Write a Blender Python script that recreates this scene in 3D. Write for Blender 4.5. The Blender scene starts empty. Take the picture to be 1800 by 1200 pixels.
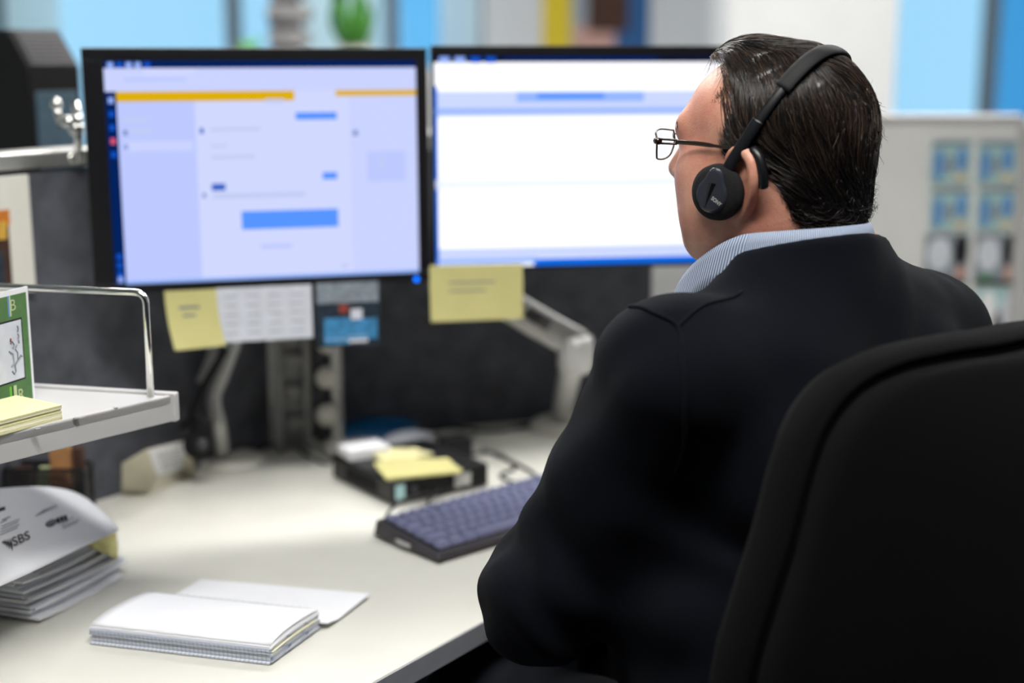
import bpy, bmesh, math, random
import numpy as np
from mathutils import Vector, Matrix

random.seed(7)
RNG = np.random.default_rng(7)
SC = bpy.context.scene
COL = SC.collection

# ------------------------------------------------------------------ camera
CAMZ = 1.40
PITCH = math.atan(510 / 2500)
cam_data = bpy.data.cameras.new('camera')
cam_data.sensor_width = 36
cam_data.lens = 50
cam_data.clip_start = 0.05
cam_data.dof.use_dof = True
cam_data.dof.focus_distance = 1.50
cam_data.dof.aperture_fstop = 1.8
cam_data.dof.aperture_blades = 0
cam = bpy.data.objects.new('camera', cam_data)
COL.objects.link(cam)
cam.location = (0, 0, CAMZ)
cam.rotation_euler = (math.pi / 2 - PITCH, 0, 0)
SC.camera = cam

# ------------------------------------------------------------------ world / exposure
world = bpy.data.worlds.new('daylight')
SC.world = world
world.use_nodes = True
bg = world.node_tree.nodes['Background']
bg.inputs[0].default_value = (0.50, 0.75, 0.92, 1)
bg.inputs[1].default_value = 1.15
SC.view_settings.view_transform = 'Standard'
SC.view_settings.look = 'None'
SC.view_settings.exposure = 0.12
SC.view_settings.gamma = 1.0
SC.view_settings.use_curve_mapping = False
SC.cycles.use_denoising = True
SC.cycles.max_bounces = 8
LIGHT = 36.0          # radiance of the ceiling light diffusers

# ------------------------------------------------------------------ pixel -> place helpers (1800 x 1200 frame)
CP, SP = math.cos(PITCH), math.sin(PITCH)
def P(px, py, d):
    """point seen at a pixel at depth d in front of the camera"""
    a, b = (px - 900) / 2500, (600 - py) / 2500
    return Vector((a * d, d * (CP + b * SP), CAMZ + d * (-SP + b * CP)))
def G(px, py, z):
    """point seen at a pixel on the horizontal plane z"""
    b = (600 - py) / 2500
    return P(px, py, (z - CAMZ) / (-SP + b * CP))

# ------------------------------------------------------------------ materials
def mat(name, col, rough=.5, metal=0, noise=0, nscale=40, bump=0, bscale=250, spec=.5,
        sheen=0, sss=0, emit=None, estr=0, trans=0, ior=1.45, coat=0):
    m = bpy.data.materials.new(name)
    m.use_nodes = True
    nt = m.node_tree
    b = nt.nodes['Principled BSDF']
    b.inputs['Base Color'].default_value = (*col, 1)
    b.inputs['Roughness'].default_value = rough
    b.inputs['Metallic'].default_value = metal
    b.inputs['Specular IOR Level'].default_value = spec
    b.inputs['Sheen Weight'].default_value = sheen
    b.inputs['IOR'].default_value = ior
    b.inputs['Coat Weight'].default_value = coat
    if trans: b.inputs['Transmission Weight'].default_value = trans
    if sss:
        b.inputs['Subsurface Weight'].default_value = sss
        b.inputs['Subsurface Radius'].default_value = (.012, .005, .003)
        b.inputs['Subsurface Scale'].default_value = .6
    if emit:
        b.inputs['Emission Color'].default_value = (*emit, 1)
        b.inputs['Emission Strength'].default_value = estr
    tc = nt.nodes.new('ShaderNodeTexCoord')
    if noise:
        n = nt.nodes.new('ShaderNodeTexNoise'); n.inputs['Scale'].default_value = nscale
        n.inputs['Detail'].default_value = 4
        nt.links.new(tc.outputs['Object'], n.inputs['Vector'])
        r = nt.nodes.new('ShaderNodeValToRGB')
        r.color_ramp.elements[0].position = .3; r.color_ramp.elements[1].position = .7
        r.color_ramp.elements[0].color = (*[c * (1 - noise) for c in col], 1)
        r.color_ramp.elements[1].color = (*[min(1, c * (1 + noise)) for c in col], 1)
        nt.links.new(n.outputs['Fac'], r.inputs['Fac'])
        nt.links.new(r.outputs['Color'], b.inputs['Base Color'])
    if bump:
        n2 = nt.nodes.new('ShaderNodeTexNoise'); n2.inputs['Scale'].default_value = bscale
        n2.inputs['Detail'].default_value = 3
        nt.links.new(tc.outputs['Object'], n2.inputs['Vector'])
        bp = nt.nodes.new('ShaderNodeBump'); bp.inputs['Strength'].default_value = bump
        bp.inputs['Distance'].default_value = .002
        nt.links.new(n2.outputs['Fac'], bp.inputs['Height'])
        nt.links.new(bp.outputs['Normal'], b.inputs['Normal'])
    return m

def emat(name, col, s):
    m = bpy.data.materials.new(name); m.use_nodes = True
    nt = m.node_tree; nt.nodes.clear()
    o = nt.nodes.new('ShaderNodeOutputMaterial'); e = nt.nodes.new('ShaderNodeEmission')
    e.inputs[0].default_value = (*col, 1); e.inputs[1].default_value = s
    nt.links.new(e.outputs[0], o.inputs[0])
    return m

def srgb(r, g, b):
    f = lambda c: (c / 255 / 12.92) if c <= 10 else ((c / 255 + .055) / 1.055) ** 2.4
    return (f(r), f(g), f(b))

M = {}
def paint(key, rgb, **k):
    M[key] = mat(key, srgb(*rgb), **k); return M[key]
paint('desk_laminate', (217, 216, 207), rough=.42, noise=.03, nscale=9, spec=.35)
paint('desk_edge', (150, 152, 158), rough=.5, noise=.05)
paint('felt', (76, 78, 86), rough=.95, noise=.35, nscale=22, bump=.5, bscale=420, sheen=.15)
paint('aluminium', (205, 205, 202), rough=.32, metal=.85, noise=.04)
paint('silver_paint', (190, 190, 188), rough=.4, metal=.25, noise=.04)
paint('chrome', (235, 235, 230), rough=.12, metal=1)
paint('white_metal', (186, 185, 185), rough=.42, noise=.02, nscale=15)
paint('black_plastic', (14, 15, 19), rough=.38, noise=.1, bump=.05, bscale=600)
paint('black_matte', (13, 13, 15), rough=.75, noise=.1, bump=.1, bscale=500)
paint('dark_grey_plastic', (58, 56, 60), rough=.42, noise=.06)
paint('black_foam', (12, 12, 14), rough=.95, noise=.2, nscale=300, bump=.6, bscale=900)
paint('plate_plastic', (44, 46, 54), rough=.26, noise=.05)
paint('keycap', (118, 122, 152), rough=.38, noise=.05, spec=.6)  # blue-grey colour stands in for the screen's sheen on the keys
paint('paper', (240, 241, 245), rough=.85, noise=.015, nscale=20)
paint('paper_grey', (214, 218, 228), rough=.85, noise=.06, nscale=60)
paint('paper_cream', (240, 236, 205), rough=.85, noise=.02)
paint('sticky_yellow', (208, 202, 138), rough=.85, noise=.03, nscale=25)
paint('sticky_pale', (222, 216, 166), rough=.85, noise=.03, nscale=25)
paint('ink', (18, 18, 22), rough=.7, noise=.05)
paint('ink_grey', (120, 124, 132), rough=.8, noise=.05)
paint('ink_faint', (172, 178, 190), rough=.8, noise=.05)
paint('ink_blue', (120, 140, 180), rough=.8, noise=.05)
paint('green_card', (84, 124, 72), rough=.7, noise=.12, nscale=60)
paint('green_pale', (196, 208, 160), rough=.7, noise=.06)
paint('green_bright', (110, 190, 60), rough=.7, noise=.05)
paint('white_plastic', (226, 224, 214), rough=.45, noise=.02)
paint('cream_plastic', (206, 200, 180), rough=.5, noise=.03)
paint('blue_plastic', (10, 92, 150), rough=.35, noise=.04)
paint('carpet', (70, 76, 88), rough=.98, noise=.25, nscale=120, bump=.5, bscale=600)
paint('ceiling_white', (232, 232, 230), rough=.9, noise=.02)
paint('wall_paint', (205, 208, 210), rough=.9, noise=.02)
paint('wall_dark', (66, 70, 78), rough=.9, noise=.05)
paint('mullion', (96, 108, 116), rough=.5, noise=.05)
paint('panel_white', (226, 226, 225), rough=.8, noise=.02, nscale=10)
paint('chair_fabric', (10, 10, 11), rough=.95, noise=.25, nscale=700, bump=.5, bscale=1400, sheen=.02, spec=.1)
paint('chair_plastic', (20, 20, 22), rough=.5, noise=.1)
paint('navy_knit', (9, 12, 20), rough=.92, noise=.25, nscale=520, bump=.55, bscale=1500, sheen=.03, spec=.12)
paint('trouser_cloth', (22, 25, 34), rough=.95, noise=.15, nscale=300, bump=.3, bscale=900)
paint('shoe_leather', (16, 15, 15), rough=.35, noise=.1)
paint('shirt_cloth', (150, 162, 182), rough=.9, noise=.06, nscale=300)
paint('hair', (21, 17, 16), rough=.30, noise=.35, nscale=90, spec=.6)
paint('hair_highlight_fine', (70, 55, 44), rough=.30, noise=.3, nscale=90, spec=.6)  # brown highlight put into the colour; also used for thin hairline hairs
paint('gunmetal', (74, 66, 58), rough=.3, metal=.9, noise=.05)
paint('card_brown', (176, 128, 82), rough=.85, noise=.1)
paint('brown_dark', (70, 46, 36), rough=.85, noise=.2)
paint('leaf', (64, 128, 44), rough=.55, noise=.25, nscale=30)
paint('pot', (180, 176, 168), rough=.7, noise=.05)
paint('silver_shaded', (128, 128, 128), rough=.45, metal=.2, noise=.08)  # silver darkened: the monitor's shadow is put into the colour
paint('blue_lit_plastic', (78, 100, 114), rough=.5, noise=.08)  # dark casing plastic with bluish light put into its colour
paint('stone_grey', (142, 140, 140), rough=.85, noise=.2, nscale=30)
paint('stone_dark', (70, 68, 72), rough=.85, noise=.2, nscale=30)
paint('photo_dark', (40, 52, 64), rough=.4, noise=.4, nscale=90)
paint('photo_blue', (70, 140, 190), rough=.4, noise=.25, nscale=90)
paint('photo_grey', (140, 150, 160), rough=.4, noise=.3, nscale=120)
paint('photo_red', (150, 70, 60), rough=.4, noise=.1)
paint('photo_orange', (200, 120, 40), rough=.4, noise=.3, nscale=60)
paint('photo_gold', (214, 170, 70), rough=.4, noise=.2, nscale=60)
paint('print_aqua', (168, 204, 206), rough=.7, noise=.08)
paint('print_blue', (104, 150, 204), rough=.7, noise=.15)
paint('print_sand', (206, 196, 170), rough=.7, noise=.1)
paint('print_yellow', (214, 190, 40), rough=.7, noise=.15)
paint('print_navy', (36, 88, 140), rough=.7, noise=.15)
paint('print_green', (90, 150, 110), rough=.7, noise=.15)
paint('print_pink', (190, 150, 140), rough=.7, noise=.15)

def skin_material():
    m = mat('skin', srgb(206, 158, 134), rough=.44, sss=.12, bump=.2, bscale=520, spec=.45)
    nt = m.node_tree; b = nt.nodes['Principled BSDF']
    tc = nt.nodes.new('ShaderNodeTexCoord')
    n = nt.nodes.new('ShaderNodeTexNoise'); n.inputs['Scale'].default_value = 18; n.inputs['Detail'].default_value = 10; n.inputs['Roughness'].default_value = .68
    nt.links.new(tc.outputs['Object'], n.inputs['Vector'])
    r = nt.nodes.new('ShaderNodeValToRGB')
    r.color_ramp.elements[0].position = .32; r.color_ramp.elements[0].color = (*srgb(184, 120, 100), 1)
    r.color_ramp.elements[1].position = .68; r.color_ramp.elements[1].color = (*srgb(208, 160, 138), 1)
    nt.links.new(n.outputs['Fac'], r.inputs['Fac'])
    nt.links.new(r.outputs['Color'], b.inputs['Base Color'])
    return m
M['skin'] = skin_material()

def striped_cloth():
    m = mat('striped_shirt', srgb(150, 164, 186), rough=.9)
    nt = m.node_tree; b = nt.nodes['Principled BSDF']
    a = nt.nodes.new('ShaderNodeAttribute'); a.attribute_name = 's'
    mu = nt.nodes.new('ShaderNodeMath'); mu.operation = 'MULTIPLY'; mu.inputs[1].default_value = 2 * math.pi / .0022
    si = nt.nodes.new('ShaderNodeMath'); si.operation = 'SINE'
    r = nt.nodes.new('ShaderNodeValToRGB')
    r.color_ramp.elements[0].position = .3; r.color_ramp.elements[0].color = (*srgb(84, 98, 124), 1)
    r.color_ramp.elements[1].position = .7; r.color_ramp.elements[1].color = (*srgb(172, 182, 198), 1)
    mr = nt.nodes.new('ShaderNodeMapRange'); mr.inputs[1].default_value = -1; mr.inputs[2].default_value = 1
    nt.links.new(a.outputs['Fac'], mu.inputs[0]); nt.links.new(mu.outputs[0], si.inputs[0])
    nt.links.new(si.outputs[0], mr.inputs[0]); nt.links.new(mr.outputs[0], r.inputs['Fac'])
    nt.links.new(r.outputs['Color'], b.inputs['Base Color'])
    return m
M['striped'] = striped_cloth()

def mesh_weave():
    """black wire mesh: a fine lattice of holes"""
    m = bpy.data.materials.new('wire_mesh'); m.use_nodes = True
    nt = m.node_tree; b = nt.nodes['Principled BSDF']; out = nt.nodes['Material Output']
    b.inputs['Base Color'].default_value = (.012, .012, .013, 1); b.inputs['Roughness'].default_value = .5
    tc = nt.nodes.new('ShaderNodeTexCoord'); mp = nt.nodes.new('ShaderNodeMapping')
    mp.inputs['Scale'].default_value = (420, 420, 420); mp.inputs['Rotation'].default_value = (.3, .5, .78)
    ck = nt.nodes.new('ShaderNodeTexChecker'); ck.inputs['Scale'].default_value = 1
    tr = nt.nodes.new('ShaderNodeBsdfTransparent'); mx = nt.nodes.new('ShaderNodeMixShader')
    nt.links.new(tc.outputs['Object'], mp.inputs['Vector']); nt.links.new(mp.outputs[0], ck.inputs['Vector'])
    nt.links.new(ck.outputs['Fac'], mx.inputs[0]); nt.links.new(b.outputs[0], mx.inputs[1])
    nt.links.new(tr.outputs[0], mx.inputs[2]); nt.links.new(mx.outputs[0], out.inputs[0])
    return m
M['wire_mesh'] = mesh_weave()

def tinted_glass(name, col, gloss=.06):
    m = bpy.data.materials.new(name); m.use_nodes = True
    nt = m.node_tree; nt.nodes.clear()
    out = nt.nodes.new('ShaderNodeOutputMaterial'); tr = nt.nodes.new('ShaderNodeBsdfTransparent')
    gl = nt.nodes.new('ShaderNodeBsdfGlossy'); mx = nt.nodes.new('ShaderNodeMixShader')
    tr.inputs[0].default_value = (*col, 1); gl.inputs['Roughness'].default_value = .05
    mx.inputs[0].default_value = gloss
    nt.links.new(tr.outputs[0], mx.inputs[1]); nt.links.new(gl.outputs[0], mx.inputs[2])
    nt.links.new(mx.outputs[0], out.inputs[0])
    return m
M['lens'] = tinted_glass('lens', (.97, .98, 1), .08)

def blind_mat():
    m = bpy.data.materials.new('blind'); m.use_nodes = True
    nt = m.node_tree; nt.nodes.clear()
    out = nt.nodes.new('ShaderNodeOutputMaterial'); df = nt.nodes.new('ShaderNodeBsdfDiffuse')
    tl = nt.nodes.new('ShaderNodeBsdfTranslucent'); ad = nt.nodes.new('ShaderNodeMixShader')
    df.inputs[0].default_value = (.85, .9, .9, 1); tl.inputs[0].default_value = (.92, .97, .95, 1)
    ad.inputs[0].default_value = .65
    nt.links.new(df.outputs[0], ad.inputs[1]); nt.links.new(tl.outputs[0], ad.inputs[2])
    nt.links.new(ad.outputs[0], out.inputs[0])
    return m
M['blind'] = blind_mat()

# ------------------------------------------------------------------ mesh builder
WM = {}
def frame_of(o):
    return WM.get(o.name, Matrix.Identity(4)) if o else Matrix.Identity(4)

class MB:
    def __init__(s): s.v = []; s.f = []
    def add(s, vs, fs):
        o = len(s.v); s.v += [Vector(v) for v in vs]; s.f += [[i + o for i in f] for f in fs]; return s
    def box(s, c, d, R=None):
        c = Vector(c); x, y, z = (k / 2 for k in d)
        vs = [Vector((a * x, b * y, e * z)) for e in (-1, 1) for b in (-1, 1) for a in (-1, 1)]
        if R is not None: vs = [R @ v for v in vs]
        return s.add([v + c for v in vs], [(0, 2, 3, 1), (4, 5, 7, 6), (0, 1, 5, 4), (2, 6, 7, 3), (0, 4, 6, 2), (1, 3, 7, 5)])
    def hexa(s, bot, top):
        return s.add(list(bot) + list(top), [(3, 2, 1, 0), (4, 5, 6, 7), (0, 1, 5, 4), (1, 2, 6, 5), (2, 3, 7, 6), (3, 0, 4, 7)])
    def prism(s, poly, z0, z1):
        n = len(poly)
        vs = [Vector((p[0], p[1], z0)) for p in poly] + [Vector((p[0], p[1], z1)) for p in poly]
        fs = [list(range(n))[::-1], list(range(n, 2 * n))] + [(i, (i + 1) % n, (i + 1) % n + n, i + n) for i in range(n)]
        return s.add(vs, fs)
    def loft(s, rings, closed=True, caps=True):
        n = len(rings[0]); vs = [p for r in rings for p in r]; fs = []
        for i in range(len(rings) - 1):
            for j in range(n if closed else n - 1):
                a, b = i * n + j, i * n + (j + 1) % n
                fs.append((a, b, b + n, a + n))
        if caps and closed:
            fs.append(list(range(n))[::-1]); fs.append([(len(rings) - 1) * n + j for j in range(n)])
        return s.add(vs, fs)
    def tube(s, path, r, n=10, flat=1.0, up=None, closed=False):
        path = [Vector(p) for p in path]
        rad = r if isinstance(r, (list, tuple)) else [r] * len(path)
        rings = []; prev = None
        for i, p in enumerate(path):
            if closed: t = (path[(i + 1) % len(path)] - path[i - 1]).normalized()
            else: t = (path[min(i + 1, len(path) - 1)] - path[max(i - 1, 0)]).normalized()
            if prev is None:
                a = Vector(up) if up else (Vector((0, 0, 1)) if abs(t.z) < .9 else Vector((1, 0, 0)))
            else: a = prev
            a = (a - t * a.dot(t)).normalized(); prev = a
            b = t.cross(a)
            rings.append([p + (a * math.cos(k * 2 * math.pi / n) + b * math.sin(k * 2 * math.pi / n) * flat) * rad[i] for k in range(n)])
        if closed:
            rings.append(rings[0]); return s.loft(rings, caps=False)
        return s.loft(rings)
    def lathe(s, prof, n=32, R=None, c=(0, 0, 0)):
        c = Vector(c)
        rings = []
        for r, z in prof:
            ring = [Vector((r * math.cos(k * 2 * math.pi / n), r * math.sin(k * 2 * math.pi / n), z)) for k in range(n)]
            if R is not None: ring = [R @ v for v in ring]
            rings.append([v + c for v in ring])
        return s.loft(rings)
    def sphere(s, c, r, n=16, m=10):
        r = r if isinstance(r, (tuple, list)) else (r, r, r); c = Vector(c)
        rings = [[c + Vector((r[0] * math.sin(a) * math.cos(k * 2 * math.pi / n), r[1] * math.sin(a) * math.sin(k * 2 * math.pi / n), -r[2] * math.cos(a))) for k in range(n)]
                 for a in [max(.02, min(math.pi - .02, math.pi * i / m)) for i in range(m + 1)]]
        return s.loft(rings)
    def sheet(s, fn, nu, nv, thick=0.0):
        """surface fn(u,v)->Vector; thick gives it a second side along its normal"""
        pts = [[fn(i / nu, j / nv) for i in range(nu + 1)] for j in range(nv + 1)]
        def idx(i, j): return j * (nu + 1) + i
        vs = [p for row in pts for p in row]
        fs = [(idx(i, j), idx(i + 1, j), idx(i + 1, j + 1), idx(i, j + 1)) for j in range(nv) for i in range(nu)]
        if thick:
            N = len(vs); back = []
            for j in range(nv + 1):
                for i in range(nu + 1):
                    du = pts[j][min(i + 1, nu)] - pts[j][max(i - 1, 0)]
                    dv = pts[min(j + 1, nv)][i] - pts[max(j - 1, 0)][i]
                    back.append(pts[j][i] - du.cross(dv).normalized() * thick)
            vs += back
            fs += [tuple(k + N for k in f[::-1]) for f in fs]
            rim = [idx(i, 0) for i in range(nu + 1)] + [idx(nu, j) for j in range(1, nv + 1)] + \
                  [idx(i, nv) for i in range(nu - 1, -1, -1)] + [idx(0, j) for j in range(nv - 1, 0, -1)]
            for a in range(len(rim)):
                p, q = rim[a], rim[(a + 1) % len(rim)]
                fs.append((q, p, p + N, q + N))
        return s.add(vs, fs)
    def build(s, name, m, parent=None, smooth=False, bevel=0, seg=2, subd=0, world=False, kind=None, label=None):
        vs = s.v
        if world and parent is not None:
            inv = frame_of(parent).inverted(); vs = [inv @ v for v in vs]
        me = bpy.data.meshes.new(name)
        me.from_pydata([tuple(v) for v in vs], [], s.f)
        me.validate()
        bm = bmesh.new(); bm.from_mesh(me)
        bmesh.ops.recalc_face_normals(bm, faces=bm.faces); bm.to_mesh(me); bm.free()
        return link(name, me, m, parent, smooth, bevel, seg, subd, kind, label)

def link(name, me, m, parent=None, smooth=False, bevel=0, seg=2, subd=0, kind=None, label=None):
    if smooth:
        me.polygons.foreach_set('use_smooth', [True] * len(me.polygons))
    if m is not None: me.materials.append(M[m] if isinstance(m, str) else m)
    o = bpy.data.objects.new(name, me); COL.objects.link(o)
    if parent is not None:
        o.parent = parent; WM[o.name] = frame_of(parent)
    if bevel:
        b = o.modifiers.new('bevel', 'BEVEL'); b.width = bevel; b.segments = seg; b.limit_method = 'ANGLE'; b.angle_limit = .6
        b.harden_normals = False
        if not smooth:
            me.polygons.foreach_set('use_smooth', [True] * len(me.polygons))
            w = o.modifiers.new('normals', 'WEIGHTED_NORMAL'); w.keep_sharp = True
    if subd:
        b = o.modifiers.new('subd', 'SUBSURF'); b.levels = subd; b.render_levels = subd
    if kind: o['kind'] = kind
    if label: o['label'] = label
    return o

def np_mesh(name, V, Q):
    """mesh from numpy vertices and quads"""
    me = bpy.data.meshes.new(name)
    V = np.asarray(V, dtype=np.float32); Q = np.asarray(Q, dtype=np.int32)
    me.vertices.add(len(V)); me.vertices.foreach_set('co', V.ravel())
    k = Q.shape[1]
    me.loops.add(Q.size); me.loops.foreach_set('vertex_index', Q.ravel())
    me.polygons.add(len(Q)); me.polygons.foreach_set('loop_start', np.arange(0, Q.size, k, dtype=np.int32))
    me.polygons.foreach_set('loop_total', np.full(len(Q), k, dtype=np.int32))
    me.update(calc_edges=True); me.validate()
    return me

def thing(name, label, cat, loc=(0, 0, 0), rz=0, group=None):
    o = bpy.data.objects.new(name, None); COL.objects.link(o)
    o.empty_display_size = .05
    o.location = loc; o.rotation_euler = (0, 0, rz)
    WM[o.name] = Matrix.Translation(Vector(loc)) @ Matrix.Rotation(rz, 4, 'Z')
    return tag(o, label, cat, group)
def tag(o, label=None, cat=None, group=None, kind=None):
    if label: o['label'] = label
    if cat: o['category'] = cat
    if group: o['group'] = group
    if kind: o['kind'] = kind
    return o

def text_geo(body, size=1.0, depth=0.0, align='LEFT', bold=0.0):
    cu = bpy.data.curves.new('lettering', 'FONT'); cu.body = body; cu.size = size
    cu.align_x = align; cu.extrude = depth; cu.offset = bold; cu.resolution_u = 4
    o = bpy.data.objects.new('lettering', cu); COL.objects.link(o)
    dg = bpy.context.evaluated_depsgraph_get()
    me = bpy.data.meshes.new_from_object(o.evaluated_get(dg))
    vs = [v.co.copy() for v in me.vertices]; fs = [list(p.vertices) for p in me.polygons]
    bpy.data.objects.remove(o); bpy.data.meshes.remove(me); bpy.data.curves.remove(cu)
    return vs, fs

def Rz(a): return Matrix.Rotation(a, 3, 'Z')
def lerp(a, b, t): return a + (b - a) * t
def smooth_path(pts, n=6):
    """Catmull-Rom through the points"""
    pts = [Vector(p) for p in pts]; out = []
    for i in range(len(pts) - 1):
        p0, p1, p2, p3 = pts[max(i - 1, 0)], pts[i], pts[i + 1], pts[min(i + 2, len(pts) - 1)]
        for k in range(n):
            t = k / n
            out.append(.5 * ((2 * p1) + (p2 - p0) * t + (2 * p0 - 5 * p1 + 4 * p2 - p3) * t * t + (3 * p1 - p0 - 3 * p2 + p3) * t ** 3))
    out.append(pts[-1]); return out

# ------------------------------------------------------------------ signed-distance sculpting
class SDF:
    def __init__(s, lo, hi, h):
        s.lo = np.array(lo, float); s.h = h
        s.n = np.ceil((np.array(hi, float) - s.lo) / h).astype(int) + 1
        s.ax = [(s.lo[k] + h * np.arange(s.n[k])).astype(np.float32) for k in range(3)]
        s.F = np.full(tuple(s.n), .2, dtype=np.float32)
    def put(s, fn, lo, hi, k=.01, op='u'):
        pad = k + 4 * s.h
        a = np.clip(np.floor((np.array(lo) - pad - s.lo) / s.h).astype(int), 0, s.n)
        b = np.clip(np.ceil((np.array(hi) + pad - s.lo) / s.h).astype(int) + 1, 0, s.n)
        if np.any(b <= a): return s
        sl = tuple(slice(a[i], b[i]) for i in range(3))
        X = s.ax[0][sl[0]][:, None, None]; Y = s.ax[1][sl[1]][None, :, None]; Z = s.ax[2][sl[2]][None, None, :]
        d = fn(X, Y, Z).astype(np.float32); f = s.F[sl]
        if op == 'u':
            w = np.maximum(k - np.abs(f - d), 0) / k if k > 0 else 0
            s.F[sl] = np.minimum(f, d) - w * w * k * .25
        else:
            g = -d
            w = np.maximum(k - np.abs(f - g), 0) / k if k > 0 else 0
            s.F[sl] = np.maximum(f, g) + w * w * k * .25
        return s
    def cap(s, a, b, ra, rb=None, k=.01, op='u'):
        a = np.array(a, float); b = np.array(b, float); rb = ra if rb is None else rb
        ba = b - a; L2 = max(float(ba @ ba), 1e-12)
        def fn(X, Y, Z):
            t = np.clip(((X - a[0]) * ba[0] + (Y - a[1]) * ba[1] + (Z - a[2]) * ba[2]) / L2, 0, 1)
            return np.sqrt((X - a[0] - t * ba[0]) ** 2 + (Y - a[1] - t * ba[1]) ** 2 + (Z - a[2] - t * ba[2]) ** 2) - (ra + (rb - ra) * t)
        r = max(ra, rb)
        return s.put(fn, np.minimum(a, b) - r, np.maximum(a, b) + r, k, op)
    def ell(s, c, r, k=.01, op='u', rot=None):
        c = np.array(c, float); r = np.array(r, float)
        Rm = np.array(rot.transposed()) if rot is not None else None
        def fn(X, Y, Z):
            x, y, z = X - c[0], Y - c[1], Z - c[2]
            if Rm is not None:
                x, y, z = (Rm[i, 0] * x + Rm[i, 1] * y + Rm[i, 2] * z for i in range(3))
            k0 = np.sqrt((x / r[0]) ** 2 + (y / r[1]) ** 2 + (z / r[2]) ** 2)
            k1 = np.sqrt((x / r[0] ** 2) ** 2 + (y / r[1] ** 2) ** 2 + (z / r[2] ** 2) ** 2)
            return k0 * (k0 - 1) / np.maximum(k1, 1e-6)
        R = r if rot is None else np.full(3, r.max())
        return s.put(fn, c - R, c + R, k, op)
    def chain(s, pts, rad, k=.01):
        for i in range(len(pts) - 1): s.cap(pts[i], pts[i + 1], rad[i], rad[i + 1], k)
        return s
    def every(s, fn):
        s.F = fn(s.F, s.ax[0][:, None, None], s.ax[1][None, :, None], s.ax[2][None, None, :]).astype(np.float32); return s
    def sample(s, p):
        q = (np.asarray(p) - s.lo) / s.h
        q = np.clip(q, 0, s.n - 1.001); i = q.astype(int); t = q - i
        r = 0
        for dx in (0, 1):
            for dy in (0, 1):
                for dz in (0, 1):
                    w = (t[:, 0] if dx else 1 - t[:, 0]) * (t[:, 1] if dy else 1 - t[:, 1]) * (t[:, 2] if dz else 1 - t[:, 2])
                    r = r + w * s.F[i[:, 0] + dx, i[:, 1] + dy, i[:, 2] + dz]
        return r
    def grad(s, p):
        e = s.h * .75; g = np.stack([s.sample(p + np.eye(3)[k] * e) - s.sample(p - np.eye(3)[k] * e) for k in range(3)], 1)
        return g / np.maximum(np.linalg.norm(g, axis=1, keepdims=True), 1e-9)
    def nets(s, relax=0):
        F = s.F; S = F < 0
        c = np.zeros(tuple(s.n - 1), np.uint8)
        cor = [(x, y, z) for x in (0, 1) for y in (0, 1) for z in (0, 1)]
        sl = lambda o: tuple(slice(o[k], s.n[k] - 1 + o[k]) for k in range(3))
        for o in cor: c += S[sl(o)]
        act = (c > 0) & (c < 8)
        I = np.argwhere(act); idx = np.full(act.shape, -1, np.int64); idx[act] = np.arange(len(I))
        val = {o: F[I[:, 0] + o[0], I[:, 1] + o[1], I[:, 2] + o[2]] for o in cor}
        acc = np.zeros((len(I), 3)); cnt = np.zeros(len(I))
        for o in cor:
            for k in range(3):
                if o[k] == 0:
                    q = list(o); q[k] = 1; q = tuple(q)
                    fa, fb = val[o], val[q]; m = (fa < 0) != (fb < 0)
                    t = np.where(m, fa / np.where(m, fa - fb, 1), 0)
                    pos = np.tile(np.array(o, float), (len(I), 1)); pos[:, k] = t
                    acc[m] += pos[m]; cnt[m] += 1
        V = s.lo + s.h * (I + acc / cnt[:, None])
        Q = []
        for k in range(3):
            a, b = [(1, 2), (2, 0), (0, 1)][k]
            n1 = list(s.n); n1[k] -= 1
            A = S[tuple(slice(0, -1) if j == k else slice(1, -1) for j in range(3))]
            B = S[tuple(slice(1, None) if j == k else slice(1, -1) for j in range(3))]
            E = np.argwhere(A != B); inside = A[A != B]
            off = np.zeros(3, int); off[a] = 1; off[b] = 1
            E = E + off
            ea = np.zeros(3, int); ea[a] = 1; eb = np.zeros(3, int); eb[b] = 1
            g = lambda p: idx[p[:, 0], p[:, 1], p[:, 2]]
            q = np.stack([g(E - ea - eb), g(E - eb), g(E), g(E - ea)], 1)
            q[~inside] = q[~inside][:, ::-1]
            Q.append(q)
        Q = np.concatenate(Q)
        for _ in range(relax):
            acc = np.zeros_like(V); cnt = np.zeros(len(V))
            for i in range(4):
                np.add.at(acc, Q[:, i], V[Q[:, (i + 1) % 4]]); np.add.at(cnt, Q[:, i], 1)
                np.add.at(acc, Q[:, i], V[Q[:, i - 1]]); np.add.at(cnt, Q[:, i], 1)
            V = .5 * V + .5 * acc / np.maximum(cnt, 1)[:, None]
        return V, Q
def xf(Mx, V):
    A = np.array(Mx); return V @ A[:3, :3].T + A[:3, 3]

# ================================================================== THE SETTING
DZ = 0.73                      # desk top height
def struct(name, mb, m, **k):
    o = mb.build(name, m, **k); o['kind'] = 'structure'; return o
XL, XR, YF, YB, ZC = -3.6, 4.6, -2.2, 7.0, 2.75
struct('floor', MB().box(((XL + XR) / 2, (YF + YB) / 2, -.05), (XR - XL, YB - YF, .1)), 'carpet')
struct('ceiling', MB().box(((XL + XR) / 2, (YF + YB) / 2, ZC + .05), (XR - XL, YB - YF, .1)), 'ceiling_white')
struct('wall_left', MB().box((XL - .05, (YF + YB) / 2, ZC / 2), (.1, YB - YF, ZC)), 'wall_paint')
struct('wall_right', MB().box((XR + .05, (YF + YB) / 2, ZC / 2), (.1, YB - YF, ZC)), 'wall_paint')
struct('wall_front', MB().box(((XL + XR) / 2, YF - .05, ZC / 2), (XR - XL, .1, ZC)), 'wall_dark')

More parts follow.
